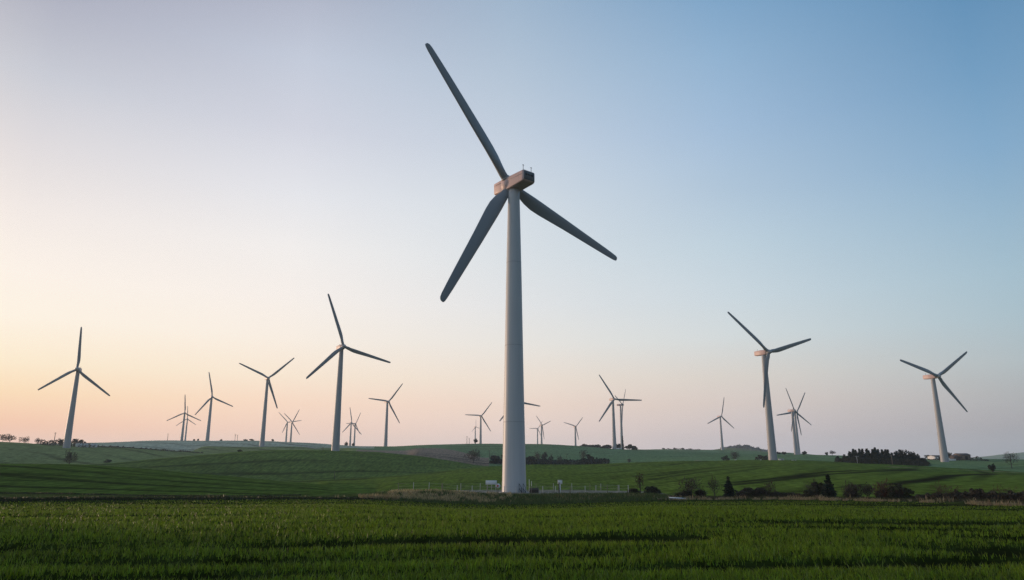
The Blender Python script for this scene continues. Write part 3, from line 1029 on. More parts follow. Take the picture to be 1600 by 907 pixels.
def set_blades(root, base, H, axis, tips, Ldef, fixed=None):
    """Blades in the rotor plane, each reaching the tip seen in the photo."""
    e1 = np.array([-axis[1], axis[0], 0.0])
    dirs = []
    for tp in tips:
        d = ray(*tp)
        k = ((H - EYE) @ axis) / (d @ axis)
        P = EYE + d * k - H
        dirs.append((P / np.linalg.norm(P), np.linalg.norm(P)))
    if len(dirs) == 2:
        a = -(dirs[0][0] + dirs[1][0]); a /= np.linalg.norm(a)
        dirs.append((a, (dirs[0][1] + dirs[1][1]) / 2))
    lm = float(np.mean([l for _, l in dirs]))
    for d, l in dirs:
        l = min(max(l, lm * 0.9), lm * 1.1)
        o = link('blade', BLADE if fixed else BLADE_SLIM, root)
        x = np.cross(axis, d)
        m = Matrix.Identity(4)
        off = H - base
        for i in range(3):
            m[i][0], m[i][1], m[i][2], m[i][3] = x[i] * lm, axis[i] * lm, d[i] * l, off[i]
        o.matrix_local = m
        if fixed:
            link('root_collar', fixed, o)
    return lm


def small_turbine(label, base_px, hub_px, tips, r, yaw, group='wind turbines on the far fields', base_r=None, rel=1.0):
    axis = np.array([math.sin(R(yaw)), -math.cos(R(yaw)), 0.0])
    H = at(*hub_px, r)
    T0 = H - axis * 3.6
    zb = tz(T0[0], T0[1])
    base = np.array([T0[0], T0[1], zb - 0.3])
    root = empty('wind_turbine', base, label, 'wind turbine', group)
    h = H[2] - 1.3 - base[2]
    tw = lathe_mesh('tower', [(2.45 * rel, 0), (2.36 * rel, h * .03), (1.95 * rel, h * 0.36), (1.62 * rel, h * 0.68), (1.28 * rel, h * .985), (1.28 * rel, h), (0.02, h)], M['tower_grey'], 32)
    link('tower', tw, root)
    nac = link('nacelle', NAC_SMALL, root)
    m = frame(axis, H - axis * 3.6 - base)
    nac.matrix_local = m
    if r < 1000:
        mast = MB().tube([(-0.5, -4.8, 1.5), (-0.5, -4.8, 2.7)], 0.06, 6)
        mast.tube([(-0.75, -4.8, 2.65), (-0.25, -4.8, 2.65)], 0.07, 6)
        mast.build('weather_mast', M['dark'], nac)
    hub = link('hub', HUB_SMALL, root)
    hm = frame(axis, H - base)
    hub.matrix_local = hm @ Matrix.Rotation(R(-90), 4, 'X')
    lm = set_blades(root, base, H, axis, tips, 27)
    return root


# the near turbine
axis = np.array([math.sin(R(40)), -math.cos(R(40)), 0.0])
TB = at(803.2, 770.3, 146.0)
TB[2] = PAD_Z - 0.05
Hc = at(803.8, 288.5, 146.0)
Htow = np.array([TB[0], TB[1], Hc[2]])
Hm = Htow - axis * 1.25
root = empty('wind_turbine', TB, 'huge near wind turbine on the gravel pad, tallest of all', 'wind turbine')
h = Htow[2] - 1.45 - TB[2]
prof = [(2.44, 0.0), (2.42, 0.3), (2.36, h * .05)]
for f_, rr_ in ((.20, 2.17), (.36, 1.98), (.52, 1.82), (.68, 1.66), (.84, 1.46), (.97, 1.28)):
    prof.append((rr_, h * f_))
prof += [(1.27, h), (0.02, h)]
tower = link('tower', lathe_mesh('tower', prof, M['tower'], 96), root)


def tower_r(z):
    return float(np.interp(z, [p[1] for p in prof[:-1]], [p[0] for p in prof[:-1]]))


for f_ in (0.215, 0.46, 0.74):
    zz = h * f_
    rr_ = tower_r(zz)
    link('weld_seam', lathe_mesh('weld_seam', [(rr_ - .01, zz - 0.06), (rr_ + 0.012, zz - 0.05), (rr_ + 0.012, zz + 0.05), (rr_ - .01, zz + 0.06)], M['tower_grey'], 96), tower)
link('foundation', lathe_mesh('foundation', [(3.1, -0.4), (3.1, 0.10), (3.02, 0.16), (2.3, 0.17)], M['concrete'], 64), root)
# nacelle: one long housing through the hub
nm = frame(axis, Htow - TB)
nac = link('nacelle', hull_mesh('nacelle', [(-5.25, 1.35, -1.05, 1.2, .25), (-5.05, 1.55, -1.3, 1.35, .3), (-2.7, 1.66, -1.42, 1.42, .3), (-0.5, 1.7, -1.46, 1.46, .3),
                                            (4.6, 1.7, -1.05, 1.5, .3), (5.0, 1.66, -0.85, 1.48, .3), (5.12, 1.5, -0.75, 1.35, .3)], M['nacelle']), root)
nac.matrix_local = nm
for xx in (-1.72, 1.72):
    MB().box((xx, 2.3, 0.55), (0.05, 4.7, 0.06), 0, 0.0).build('panel_joint', M['hub'], nac)
    MB().box((xx * 0.985, -3.6, 0.62), (0.05, 2.6, 0.06), 0, 0.0).build('panel_joint', M['hub'], nac)
MB().box((0, 5.125, 0.30), (2.95, 0.05, 2.0), 0, 0.02).build('rear_panel', M['slate'], nac)
v_ = MB()
for xx in (-0.85, 0.85):
    v_.tube([(xx, 5.10, 0.55), (xx, 5.20, 0.55)], 0.30, 20)
    v_.build('vent', M['black'], nac)
    v_ = MB()
v_.box((0, 5.16, 0.55), (0.85, 0.06, 0.36), 0, 0.0)
v_.build('vent_panel', M['dark'], nac)
MB().box((0, 5.0, -0.45), (2.7, 0.22, 0.5), 0, 0.05).build('rear_bumper', M['dark'], nac)
for (xx, yy, hh) in ((-1.2, 4.4, 1.35), (1.25, 4.6, 1.25), (-1.3, 1.9, 1.2), (-0.7, -4.9, 0.9)):
    a_ = MB().tube([(xx, yy, 1.35), (xx, yy, 1.45 + hh)], 0.055, 8)
    a_.box((xx, yy, 1.45 + hh), (0.30, 0.10, 0.16), 0, 0.03).tube([(xx - .28, yy, 1.40 + hh), (xx + .28, yy, 1.40 + hh)], 0.03, 6)
    a_.build('weather_mast', M['dark'], nac)
MB().box((-0.5, -4.6, 1.5), (0.8, 0.7, 0.4), 0, 0.06).build('beacon_box', M['dark'], nac)
hub = link('hub', lathe_mesh('hub', [(1.3, -1.15), (1.82, -1.0), (2.02, -0.75), (2.02, 0.75), (1.82, 1.0), (1.3, 1.15)], M['nacelle'], 48), root)
hub.matrix_local = frame(axis, Hm - TB) @ Matrix.Rotation(R(-90), 4, 'X') @ Matrix.Scale(1.0, 4)
set_blades(root, TB, Hm, axis, [(666, 68), (690, 471), (964, 405)], 34,
           lathe_mesh('root_collar', [(0.024, 0.055), (0.0285, 0.056), (0.0285, 0.064), (0.024, 0.065)], M['hub'], 32))
# door in the tower foot, steel steps in front
da = R(140)
dr = tower_r(1.8)
dn = np.array([math.cos(da), math.sin(da)])
MB().box((dn[0] * (dr + 0.02), dn[1] * (dr + 0.02), 1.75), (0.85, 0.12, 2.0), da + math.pi / 2, 0.04).build('door', M['dark'], tower)
da = R(-62)
dn = np.array([math.cos(da), math.sin(da)])
stair = empty('entrance_steps', (TB[0] + dn[0] * 3.4, TB[1] + dn[1] * 3.4, PAD_Z), 'small black steel steps with handrails at the foot of the near tower', 'steps')
ux, uy = dn
s_ = MB()
for k in range(4):
    dd = 0.35 - k * 0.27
    s_.box((ux * dd, uy * dd, 0.2 + 0.2 * k), (0.9, 0.25, 0.05), da + math.pi / 2, 0.01)
s_.build('treads', M['black'], stair)
for sgn in (-1, 1):
    ox, oy = -uy * 0.45 * sgn, ux * 0.45 * sgn
    q_ = MB().tube([(ox + ux * 0.5, oy + uy * 0.5, 0), (ox + ux * 0.5, oy + uy * 0.5, 1.0), (ox - ux * 0.5, oy - uy * 0.5, 1.75), (ox - ux * 0.5, oy - uy * 0.5, 0.0)], 0.05, 8)
    q_.tube([(ox + ux * 0.5, oy + uy * 0.5, 0.1), (ox - ux * 0.5, oy - uy * 0.5, 0.85)], 0.05, 8)
    q_.build('handrail', M['black'], stair)

G1 = 'wind turbines on the far fields'
small_turbine('white wind turbine at the far left beside the white sheds, one blade straight up', (105, 695), (120.5, 577), [(127, 511), (59, 610), (172, 619)], 600, 20)
small_turbine('front one of the two overlapping small turbines on the left skyline, blade pointing straight up', (285.4, 688.5), (288.7, 645.6), [(289.1, 616.6), (260, 658), (314.2, 657.8)], 1250, 26)
small_turbine('lower fainter turbine half hidden behind the small upright turbine on the left skyline', (290, 689), (292.7, 654.6), [(293.3, 634.6), (275, 665.8), (306, 664)], 1700, 20)
small_turbine('mid-sized turbine between the small overlapping pair and the taller V-bladed one on the left', (324.5, 688.2), (331.7, 620.5), [(326.4, 581.5), (304.5, 648.9), (364.3, 635.6)], 950, 34)
small_turbine('tall turbine on the left skyline with two blades raised in a V', (411.1, 688.5), (419.5, 591), [(373.4, 567.8), (460, 559.3), (433.5, 638.7)], 760, 32)
small_turbine('left one of the two small crossing turbines right of the V-bladed turbine', (446.8, 688.9), (449.4, 660.1), [(435.5, 644.6), (471.3, 657.1), (441.5, 675.6)], 1600, 25)
small_turbine('right one of the two small crossing turbines right of the V-bladed turbine', (454, 689.3), (456.8, 660.1), [(444.5, 646.6), (467.9, 639.9), (468.3, 679.6)], 1500, 30)
small_turbine('tall white turbine on the crest of the green hill left of the near tower', (526.4, 705), (537, 541.8), [(512.5, 459.2), (478.5, 592), (610.4, 566.9)], 440, 34)
small_turbine('left one of the two small turbines just right of the hill-crest turbine', (549, 695), (549.6, 660.8), [(546.8, 636.8), (534.7, 676.3), (565, 679.4)], 1500, 30)
small_turbine('right one of the two small turbines just right of the hill-crest turbine', (556.4, 695), (555.8, 662.4), [(564.4, 643.2), (542, 662), (562, 678)], 1600, 30)
small_turbine('mid-sized turbine alone on the skyline left of the near tower, one blade pointing left', (604.2, 698.2), (607.3, 627.8), [(629.3, 599.4), (575.8, 622.9), (624.6, 661.5)], 900, 36)
small_turbine('larger of the two turbines on the rise immediately left of the near tower', (750.8, 692), (752.4, 650), [(768.6, 629), (726.6, 648.4), (767, 674.4)], 1250, 24)
small_turbine('faintest tiny turbine on the rise immediately left of the near tower', (743.4, 693), (743.6, 667.4), [(743.6, 654), (737, 675), (749, 669.4)], 2000, 30)
small_turbine('turbine hidden behind the near tower with blade tips showing on both sides', (806, 693), (807, 627), [(844.4, 635), (780.6, 658.6)], 1000, 32)
small_turbine('right one of the two tiny turbines beside the near tower, two blades raised', (846.6, 694.6), (847.4, 664.8), [(837.9, 650), (859.7, 658.5), (850.9, 690)], 1500, 30)
small_turbine('left of the two tiny turbines beside the near tower, one blade pointing left', (839.4, 693.6), (840.5, 670), [(827, 669.7), (846, 683)], 1900, 20)
small_turbine('small lone turbine left of the dark copse, two blades raised in a wide V', (899.3, 698.4), (899.9, 666.6), [(880.6, 660.2), (910.7, 652.3), (904.5, 687.8)], 1450, 22)
small_turbine('mid-sized turbine in front of the dark copse, one blade level to the right', (961.1, 702.5), (960.1, 624), [(935.8, 585.7), (1002.8, 625.6), (936, 659.3)], 850, 24)
small_turbine('thin turbine standing at the right end of the dark copse behind the mid-sized one', (976.6, 703), (973, 633), [(971.5, 681), (976, 617)], 1100, 60)
small_turbine('small turbine before the wooded hill on the right skyline', (1128.7, 703.2), (1127.4, 651), [(1131.4, 621), (1105.5, 662.4), (1147.2, 669.6)], 1300, 26)
small_turbine('tall turbine right of centre with a downward blade in front of its tower', (1207.9, 720.9), (1200.8, 550.3), [(1136.8, 487.8), (1270.7, 528.8), (1193.8, 632)], 432, 30)
small_turbine('front of the two overlapping turbines at the right, one blade leaning up to the left', (1241.3, 708.5), (1241.3, 641.7), [(1227.6, 606.5), (1271, 667.2), (1237, 671.3)], 950, 30)
small_turbine('rear of the two overlapping turbines at the right, one blade raised to the right', (1244, 709), (1245, 644.5), [(1257.9, 613.4), (1252.1, 679.3), (1212, 649.5)], 1050, 26)
small_turbine('tall turbine beside the farm at the far right', (1472.6, 717.4), (1465.5, 588), [(1406, 563), (1511.2, 549.8), (1511.8, 644)], 540, 28)

# ------------------------------------------------------------------ plants


def prisms(P0, P1, R0, R1, seg=3):
    """Tapered prisms between point pairs as vertex and quad arrays."""
    P0, P1 = np.asarray(P0), np.asarray(P1); R0, R1 = np.asarray(R0), np.asarray(R1)
    d = P1 - P0
    d /= np.linalg.norm(d, axis=1, keepdims=True) + 1e-9
    ref = np.where(np.abs(d[:, 2:3]) < 0.9, np.array([[0, 0, 1.0]]), np.array([[1.0, 0, 0]]))
    u = np.cross(d, ref); u /= np.linalg.norm(u, axis=1, keepdims=True)
    v = np.cross(d, u)
    rings = []
    for P, Rr in ((P0, R0), (P1, R1)):
        for i in range(seg):
            a = 2 * math.pi * i / seg
            rings.append(P + Rr[:, None] * (math.cos(a) * u + math.sin(a) * v))
    V = np.stack(rings, 1).reshape(-1, 3)
    k = np.arange(len(P0))[:, None] * 2 * seg
    Q = np.concatenate([k + np.array([[i, (i + 1) % seg, seg + (i + 1) % seg, seg + i]]) for i in range(seg)])
    return V, Q


def leaf_quads(P, size, rg, flat=0.0):
    n = len(P)
    a = rg.normal(size=(n, 3)); a[:, 2] *= (1 - flat); a /= np.linalg.norm(a, axis=1, keepdims=True)
    b_ = np.cross(a, rg.normal(size=(n, 3))); b_ /= np.linalg.norm(b_, axis=1, keepdims=True)
    s = size * (0.5 + rg.random((n, 1)))
    V = np.stack([P - a * s, P + b_ * s * 0.5, P + a * s, P - b_ * s * 0.5], 1).reshape(-1, 3)
    Q = np.arange(n)[:, None] * 4 + np.array([[0, 1, 2, 3]])
    return V, Q


def bare_tree_meshes(seed, h, spread, trunk_h, levels=5, kids=3, twig_r=0.012, trunk_r=None, mat='twig', vase=0.0):
    """(trunk mesh, crown mesh) of a leafless tree: branches grow from the trunk to points spread through the crown."""
    rg = np.random.default_rng(seed)
    n = {4: 170, 5: 330, 6: 420}[levels]
    # points through the crown, denser outwards
    z0 = trunk_h * 0.75
    d = rg.normal(size=(n, 3)); d /= np.linalg.norm(d, axis=1, keepdims=True)
    rad = rg.random(n) ** 0.42
    lump = 0.80 + 0.34 * np.sin(d[:, 0] * 4 + seed) * np.cos(d[:, 1] * 3.3 + seed * 2) + rg.normal(0, .06, n)
    p = d * (rad * lump)[:, None]
    P = np.stack([p[:, 0] * spread / 2, p[:, 1] * spread / 2, (z0 + h) / 2 + p[:, 2] * (h - z0) / 2], -1)
    nodes = [np.array([0, 0, -0.2])]
    par = [-1]
    kt = 6
    tx, ty = rg.normal(0, h * .012), rg.normal(0, h * .012)
    for k in range(1, kt + 1):
        f = k / kt
        nodes.append(np.array([tx * math.sin(f * 4), ty * math.sin(f * 3), f * (trunk_h + 0.30 * (h - trunk_h))]))
        par.append(k - 1)
    base = np.array([0, 0, trunk_h * 0.9])
    order = np.argsort(np.linalg.norm((P - base) * np.array([1, 1, 0.8]), axis=1))
    for i in order:
        q = P[i]
        Nn = np.array(nodes[2:])
        v = q - Nn
        dist = np.linalg.norm(v, axis=1)
        pen = dist * (1.25 - 0.45 * v[:, 2] / (dist + 1e-6))       # branches rise
        j = int(np.argmin(pen)) + 2
        mid = (nodes[j] + q) / 2 + rg.normal(0, dist[j - 2] * 0.09, 3)
        nodes.append(mid); par.append(j)
        nodes.append(q); par.append(len(nodes) - 2)
    m = len(nodes)
    cnt = np.zeros(m)
    has = np.zeros(m, bool)
    for k in range(m - 1, 0, -1):
        cnt[k] = max(cnt[k], 1)
        cnt[par[k]] += cnt[k] if k > kt or True else 0
        has[par[k]] = True
    cnt[0] = cnt[1]
    tr = trunk_r or h * 0.022
    r = np.maximum(tr * (cnt / cnt[1]) ** 0.48, twig_r)
    r[0] = tr * 1.2
    Nn = np.array(nodes)
    # fine twigs at the ends
    tips = np.where(~has)[0]
    T0, T1 = [], []
    for k in tips:
        dv = Nn[k] - Nn[par[k]]
        ln = max(h * 0.05, 0.25)
        for _ in range(3):
            w = dv / (np.linalg.norm(dv) + 1e-6) + rg.normal(0, 0.55, 3) + np.array([0, 0, 0.25])
            T0.append(Nn[k]); T1.append(Nn[k] + w / np.linalg.norm(w) * ln * rg.uniform(.6, 1.3))
    idx = np.arange(1, m)
    pr = np.array(par)[1:]
    big = (idx <= kt) | (cnt[idx] > cnt[1] * 0.10)
    V, Q = prisms(Nn[pr[big]], Nn[idx[big]], np.minimum(r[pr[big]], r[idx[big]] * 1.35), r[idx[big]], 6)
    tm = mesh_np('trunk', V, [Q], M['bark'])
    sm = ~big
    V, Q = prisms(np.concatenate([Nn[pr[sm]], T0]), np.concatenate([Nn[idx[sm]], T1]),
                  np.concatenate([np.minimum(r[pr[sm]], r[idx[sm]] * 1.3), np.full(len(T0), twig_r)]), np.concatenate([r[idx[sm]], np.full(len(T0), twig_r * .6)]), 3)
    cm = mesh_np('crown', V, [Q], M[mat])
    return tm, cm


def clump_points(rg, n, h, w, base=0.0, shape='round', nclump=14):
    """Points spread in uneven clumps through a crown volume."""
    cs = []
    while len(cs) < nclump:
        p = rg.uniform(-1, 1, 3)
        if (p ** 2).sum() < 1.0:
            cs.append(p)
    cs = np.array(cs)
    rad = rg.uniform(0.22, 0.48, nclump)
    k = rg.integers(0, nclump, n)
    d = rg.normal(size=(n, 3)); d /= np.linalg.norm(d, axis=1, keepdims=True)
    p = cs[k] * 0.78 + d * (rad[k] * rg.random(n) ** 0.45)[:, None]
    z = (p[:, 2] + 1) / 2
    if shape == 'bush':
        p[:, :2] *= (1 - 0.35 * np.clip(z, 0, 1))[:, None] * 1.1
    P = np.stack([p[:, 0] * w / 2, p[:, 1] * w / 2, base + np.clip(z, -0.02, 1.1) * (h - base)], -1)
    return P


def leafy_tree_meshes(seed, h, w, base, n=1800, size=0.28, mat='fartree', shape='round', nclump=14):
    rg = np.random.default_rng(seed)
    P = clump_points(rg, n, h, w, base, shape, nclump)
    V, Q = leaf_quads(P, size, rg)
    cm = mesh_np('crown', V, [Q], M[mat])
    m = MB()
    m.tube([(0, 0, -0.2), (0.03 * h, 0, base + 0.15 * (h - base)), (0, 0.02 * h, base + 0.6 * (h - base))], [h * 0.028, h * 0.02, h * 0.006], 7)
    for k in range(7):
        a = rg.uniform(0, 6.28); z0 = base + rg.uniform(0.0, 0.4) * (h - base)
        m.tube([(0, 0, z0 * .8), (math.cos(a) * w * .2, math.sin(a) * w * .2, z0 + 0.2 * (h - base)), (math.cos(a) * w * .38, math.sin(a) * w * .38, z0 + 0.35 * (h - base))],
               [h * 0.013, h * 0.009, h * 0.003], 5)
    return m.mesh('trunk', M['bark']), cm


def conifer_meshes(seed, h, w, n_whorl=16, per=9, size=0.30, skirt=0.04, ex=1.0):
    rg = np.random.default_rng(seed)
    P, D = [], []
    for k in range(n_whorl):
        f = k / (n_whorl - 1)
        z = h * (skirt + (0.97 - skirt) * f)
        rad = w / 2 * (1 - f) ** ex * rg.uniform(0.75, 1.15) + 0.04
        nb = max(4, int(per * (1 - 0.5 * f)))
        a0 = rg.uniform(0, 6.28)
        for i in range(nb):
            a = a0 + 6.283 * i / nb + rg.normal(0, .2)
            rl = rad * rg.uniform(0.7, 1.15)
            m = max(3, int(rl / (size * 0.42)))
            for j in range(m):
                s = (j + 0.6) / m
                dz = -0.22 * rl * s + 0.12 * rl * s * s
                for _ in range(3):
                    P.append((math.cos(a) * rl * s + rg.normal(0, size * .35), math.sin(a) * rl * s + rg.normal(0, size * .35), z + dz + rg.normal(0, size * .25)))
    P.append((0, 0, h * 0.985)); P.append((0, 0, h))
    P = np.array(P)
    V, Q = leaf_quads(P, size, rg, 0.55)
    cm = mesh_np('crown', V, [Q], M['conifer'])
    tm = MB().tube([(0, 0, -0.2), (0, 0, h * 0.5), (0, 0, h * 0.98)], [h * 0.018, h * 0.011, 0.02], 7).mesh('trunk', M['bark'])
    return tm, cm


def plant(name, tm, cm, loc, label, cat, group=None, rz=0.0, s=(1, 1, 1), parts=('trunk', 'crown')):
    o = empty(name, (loc[0], loc[1], loc[2] - 0.05), label, cat, group)
    o.rotation_euler = (0, 0, rz)
    o.scale = s
    link(parts[0], tm, o)
    link(parts[1], cm, o)
    return o


def shrub_meshes(seed, h, w, n, size, mat='bush', twigs=60, tmat='twig'):
    """(stems mesh, foliage mesh)."""
    rg = np.random.default_rng(seed)
    P = clump_points(rg, n, h, w, 0.0, 'bush', 12)
    V, Q = leaf_quads(P, size, rg)
    fm = mesh_np('foliage', V, [Q], M[mat])
    a = rg.uniform(0, 6.283, twigs); sp = rg.random(twigs) ** 0.7 * w * 0.52
    top = np.stack([np.cos(a) * sp, np.sin(a) * sp, h * (1.05 - 0.45 * (sp / (w * .52)) ** 2) * rg.uniform(0.75, 1.12, twigs)], -1)
    mid = top * np.array([0.55, 0.55, 0.5]) + rg.normal(0, .06, (twigs, 3))
    b0 = np.stack([np.cos(a) * 0.12, np.sin(a) * .12, np.full(twigs, -0.1)], -1)
    P0 = np.concatenate([b0, mid]); P1 = np.concatenate([mid, top])
    r = np.concatenate([np.full(twigs, .03), np.full(twigs, .022)])
    V, Q = prisms(P0, P1, r, r * 0.6)
    return mesh_np('stems', V, [Q], M[tmat]), fm


def at_ground(px, py):
    x, y, r = ground(px, py)
    return np.array([x, y, tz(x, y)]), r


# --- row along the far edge of the wheat (about 125 m away)
def near_spot(px, dr=4.0, line='banktop'):
    a = math.degrees(math.atan2((px - CX), FPX * math.cos(THETA) + (780 - CY) * math.sin(THETA)))
    k, _ = knots_at(np.array([a]))
    r = k[LI[line]][0] + dr
    x, y = math.sin(R(a)) * r, math.cos(R(a)) * r
    return np.array([x, y, tz(x, y)]), r


def near_h(px, top, loc):
    """Height that makes the top of something standing at loc reach photo row top."""
    r = math.hypot(loc[0], loc[1])
    return at(px, top, r)[2] - loc[2]


def put_shrub(px, top, wpx, label, dr=4.0, mat='bush', tmat='twig', n=1500, size=0.17, twigs=90, seed=1, group=None, name='shrub'):
    loc, r = near_spot(px, dr)
    h = near_h(px, top, loc)
    w = 1.12 * wpx * mpp(px, 770, r)
    tm, fm = shrub_meshes(seed, h, w, n, size, mat, twigs, tmat)
    return plant(name, tm, fm, loc, label, 'shrub', group, parts=('stems', 'foliage'))


def put_bare(px, top, wpx, label, dr=4.0, seed=1, trunk=0.22, mat='twig', levels=5, kids=3, group=None, twig_r=0.030, trunk_r=None):
    loc, r = near_spot(px, dr)
    h = near_h(px, top, loc)
    tm, cm = bare_tree_meshes(seed, h, wpx * mpp(px, 770, r), h * trunk, levels, kids, twig_r, trunk_r, mat)
    return plant('bare_tree', tm, cm, loc, label, 'tree', group)


put_shrub(990, 763, 22, 'low dark shrub at the right end of the gravel pad fence', 6, n=700, seed=11)
put_shrub(1020, 759, 26, 'rounded dark shrub just right of the gravel pad', 7, n=1100, seed=12)
put_bare(1001, 736, 18, 'thin reddish bare sapling at the right end of the gravel pad', 8, 13, 0.25, 'redtwig', 4, 3)
put_bare(1080, 744, 40, 'dark bare tree with spreading branches left of the small fir', 5, 14, 0.16, 'twig', 5, 3)
put_shrub(1068, 765, 32, 'low dark shrub at the foot of the spreading bare tree', 5, n=900, seed=15)
put_shrub(1095, 764, 22, 'small dark shrub between the spreading bare tree and the thin bare tree', 6, n=600, seed=16)
put_bare(1117, 743, 26, 'thin bare brown tree immediately left of the small fir', 5, 17, 0.2, 'twig', 4, 3)
loc, r = near_spot(1140, 4.0)
h_ = near_h(1140, 745, loc)
tm, cm = conifer_meshes(18, h_, 23 * mpp(1140, 770, r), 15, 9, 0.20, 0.03)
plant('fir_tree', tm, cm, loc, 'small dark fir tree alone in the hedge row', 'tree')
put_bare(1205, 752, 24, 'wispy bare sapling standing in the low hedge right of the small fir', 5, 19, 0.2, 'redtwig', 4, 3)
put_shrub(1275, 749, 38, 'big dark evergreen shrub left of the dark pointed tree', 5, n=2600, size=0.17, seed=20)
loc, r = near_spot(1297, 4.0)
h_ = near_h(1297, 742, loc)
tm, cm = conifer_meshes(21, h_, 34 * mpp(1297, 770, r), 14, 10, 0.22, 0.02)
plant('cypress_tree', tm, cm, loc, 'dark broad pointed conifer merged with the big evergreen shrub', 'tree')
put_bare(1333, 752, 36, 'bare grey bush right of the dark broad conifer', 5, 22, 0.12, 'twig', 5, 3)
put_shrub(1334, 762, 34, 'thin brown undergrowth below the bare grey bush', 4, n=450, size=0.14, seed=23, mat='hedge')
put_bare(1356, 754, 26, 'small bare bush between the grey bush and the reddish bush', 5.5, 24, 0.12, 'twig', 5, 3)
put_bare(1383, 749, 38, 'reddish brown leafless bush in the hedge row', 5, 25, 0.10, 'redtwig', 5, 3)
put_shrub(1384, 764, 34, 'brown undergrowth below the reddish bush', 4.2, n=700, size=0.15, seed=26, mat='hedge', tmat='redtwig')
put_shrub(1406, 756, 38, 'dark rounded bush at the right end of the bush group', 4.5, n=1600, size=0.16, seed=27)
put_bare(1480, 752, 50, 'wispy bare bush rising from the long dark hedge at the right', 7, 28, 0.1, 'redtwig', 4, 3, twig_r=0.018)
put_bare(1570, 756, 60, 'faint bare bush behind the right end of the long dark hedge', 8, 29, 0.1, 'redtwig', 4, 3, twig_r=0.012)


def hedge(label, px0, px1, tops, dr, n, size, thick, seed, mat='hedge', name='hedge', twn=200):
    rg = np.random.default_rng(seed)
    pxs = rg.uniform(px0, px1, n)
    top = np.interp(pxs, *zip(*tops))
    a = np.arctan2((pxs - CX), FPX * math.cos(THETA) + (780 - CY) * math.sin(THETA))
    k, _ = knots_at(np.degrees(a))
    r = k[LI['banktop']] + dr
    dd = rg.normal(0, thick, n)
    bx_, by_ = np.sin(a) * (r + dd), np.cos(a) * (r + dd)
    gz = terrain(bx_, by_)
    hh = np.array([at(p, t_, r_)[2] for p, t_, r_ in zip(pxs, top, r)]) - gz
    hh *= 0.72 + 0.5 * vnoise(pxs / 5.0, pxs * 0, seed)
    z = gz + hh * rg.random(n) ** 0.75
    c = np.array([bx_.mean(), by_.mean(), gz.mean()])
    V, Q = leaf_quads(np.stack([bx_, by_, z], -1) - c, size, rg)
    o = empty(name, c, label, 'hedge')
    link('foliage', mesh_np('foliage', V, [Q], M[mat]), o)
    j = rg.integers(0, n, twn)
    P0 = np.stack([bx_[j], by_[j], gz[j] - 0.1], -1) - c
    P1 = P0 + np.stack([rg.normal(0, .25, twn), rg.normal(0, .25, twn), hh[j] * rg.uniform(0.9, 1.3, twn)], -1)
    V, Q = prisms(P0, P1, np.full(twn, .02), np.full(twn, .012))
    link('stems', mesh_np('stems', V, [Q], M['twig']), o)
    return o


hedge('low bushy hedge between the small fir and the big evergreen shrub', 1150, 1262, [(1150, 768), (1170, 764), (1195, 765), (1205, 770), (1230, 771), (1262, 772)], 4.5, 5200, 0.15, 0.7, 31)
hedge('long low dark hedge along the field edge at the far right', 1425, 1660, [(1425, 776), (1450, 773), (1480, 769), (1520, 767), (1560, 769), (1660, 770)], 5.0, 12000, 0.16, 0.9, 32)

# --- trees in the hollow behind the near tower
def mid(px, base, top, wpx, r=None):
    """Ground point, height and width (m) for something seen there."""
    if r is None:
        loc, r = at_ground(px, base)
    else:
        loc = spot(px, r, base)
    h = max(at(px, top, math.hypot(loc[0], loc[1]))[2] - loc[2], 0.5)
    return loc, r, h, wpx * mpp(px, base, r)


def mid_bare(px, base, top, wpx, label, seed, r=None, trunk=0.28, tw=0.045, group=None, levels=5, tr=None):
    loc, r, h, w = mid(px, base, top, wpx, r)
    tm, cm = bare_tree_meshes(seed, h, w, h * trunk, levels, 3, tw, tr)
    return plant('bare_tree', tm, cm, loc, label, 'tree', group)


def mid_leafy(px, base, top, wpx, label, seed, r=None, n=900, mat='fartree', group=None, b=0.1, name='tree', cat='tree', size=None):
    loc, r, h, w = mid(px, base, top, wpx, r)
    tm, cm = leafy_tree_meshes(seed, h, w, h * b, n, size or max(0.22, w * 0.06), mat)
    return plant(name, tm, cm, loc, label, cat, group)


mid_bare(108, 726.3, 703, 22, 'lone bare round-headed tree below the far left turbine', 41, 300, 0.33, 0.055)
mid_leafy(168, 723.5, 718, 13, 'low dark bush right of the lone bare tree on the left', 42, None, 500, 'bush', name='bush', cat='bush', b=0)
mid_leafy(374, 707.6, 702, 10, 'small dark bush on the left shoulder of the hill under the V-bladed turbine', 43, 442, 500, 'bush', name='bush', cat='bush', b=0)
mid_bare(740, 727.5, 700.5, 30, 'grey bare round tree in the hollow left of the near tower', 44, 480, 0.15, 0.10, levels=6)
H2 = 'dark hedgerow trees behind the near tower'
mid_leafy(772, 729, 711, 22, 'dark hedgerow tree touching the left edge of the near tower', 45, 500, 1100, group=H2, b=0)
mid_leafy(795, 728, 707, 26, 'dark hedgerow tree mostly hidden behind the near tower', 46, 505, 900, group=H2, b=0)
mid_leafy(830, 727, 711, 22, 'dark hedgerow tree touching the right edge of the near tower', 47, 505, 1000, group=H2, b=0)
mid_bare(840, 726, 705, 12, 'taller thin tree left of the pair in the hedgerow right of the near tower', 48, 512, 0.2, 0.07, group=H2)
mid_leafy(851, 726, 705, 13, 'left of the two taller trees in the hedgerow right of the near tower', 49, 512, 700, group=H2)
mid_leafy(861, 726, 707, 10, 'right of the two taller trees in the hedgerow right of the near tower', 50, 512, 600, group=H2)
mid_bare(875, 726, 711, 12, 'small brown bare tree in the hedgerow right of the taller pair', 51, 512, 0.2, 0.06, group=H2)
mid_bare(912, 724, 701, 14, 'tall thin bare tree at the left of the round dark tree', 52, 512, 0.3, 0.06, group=H2)
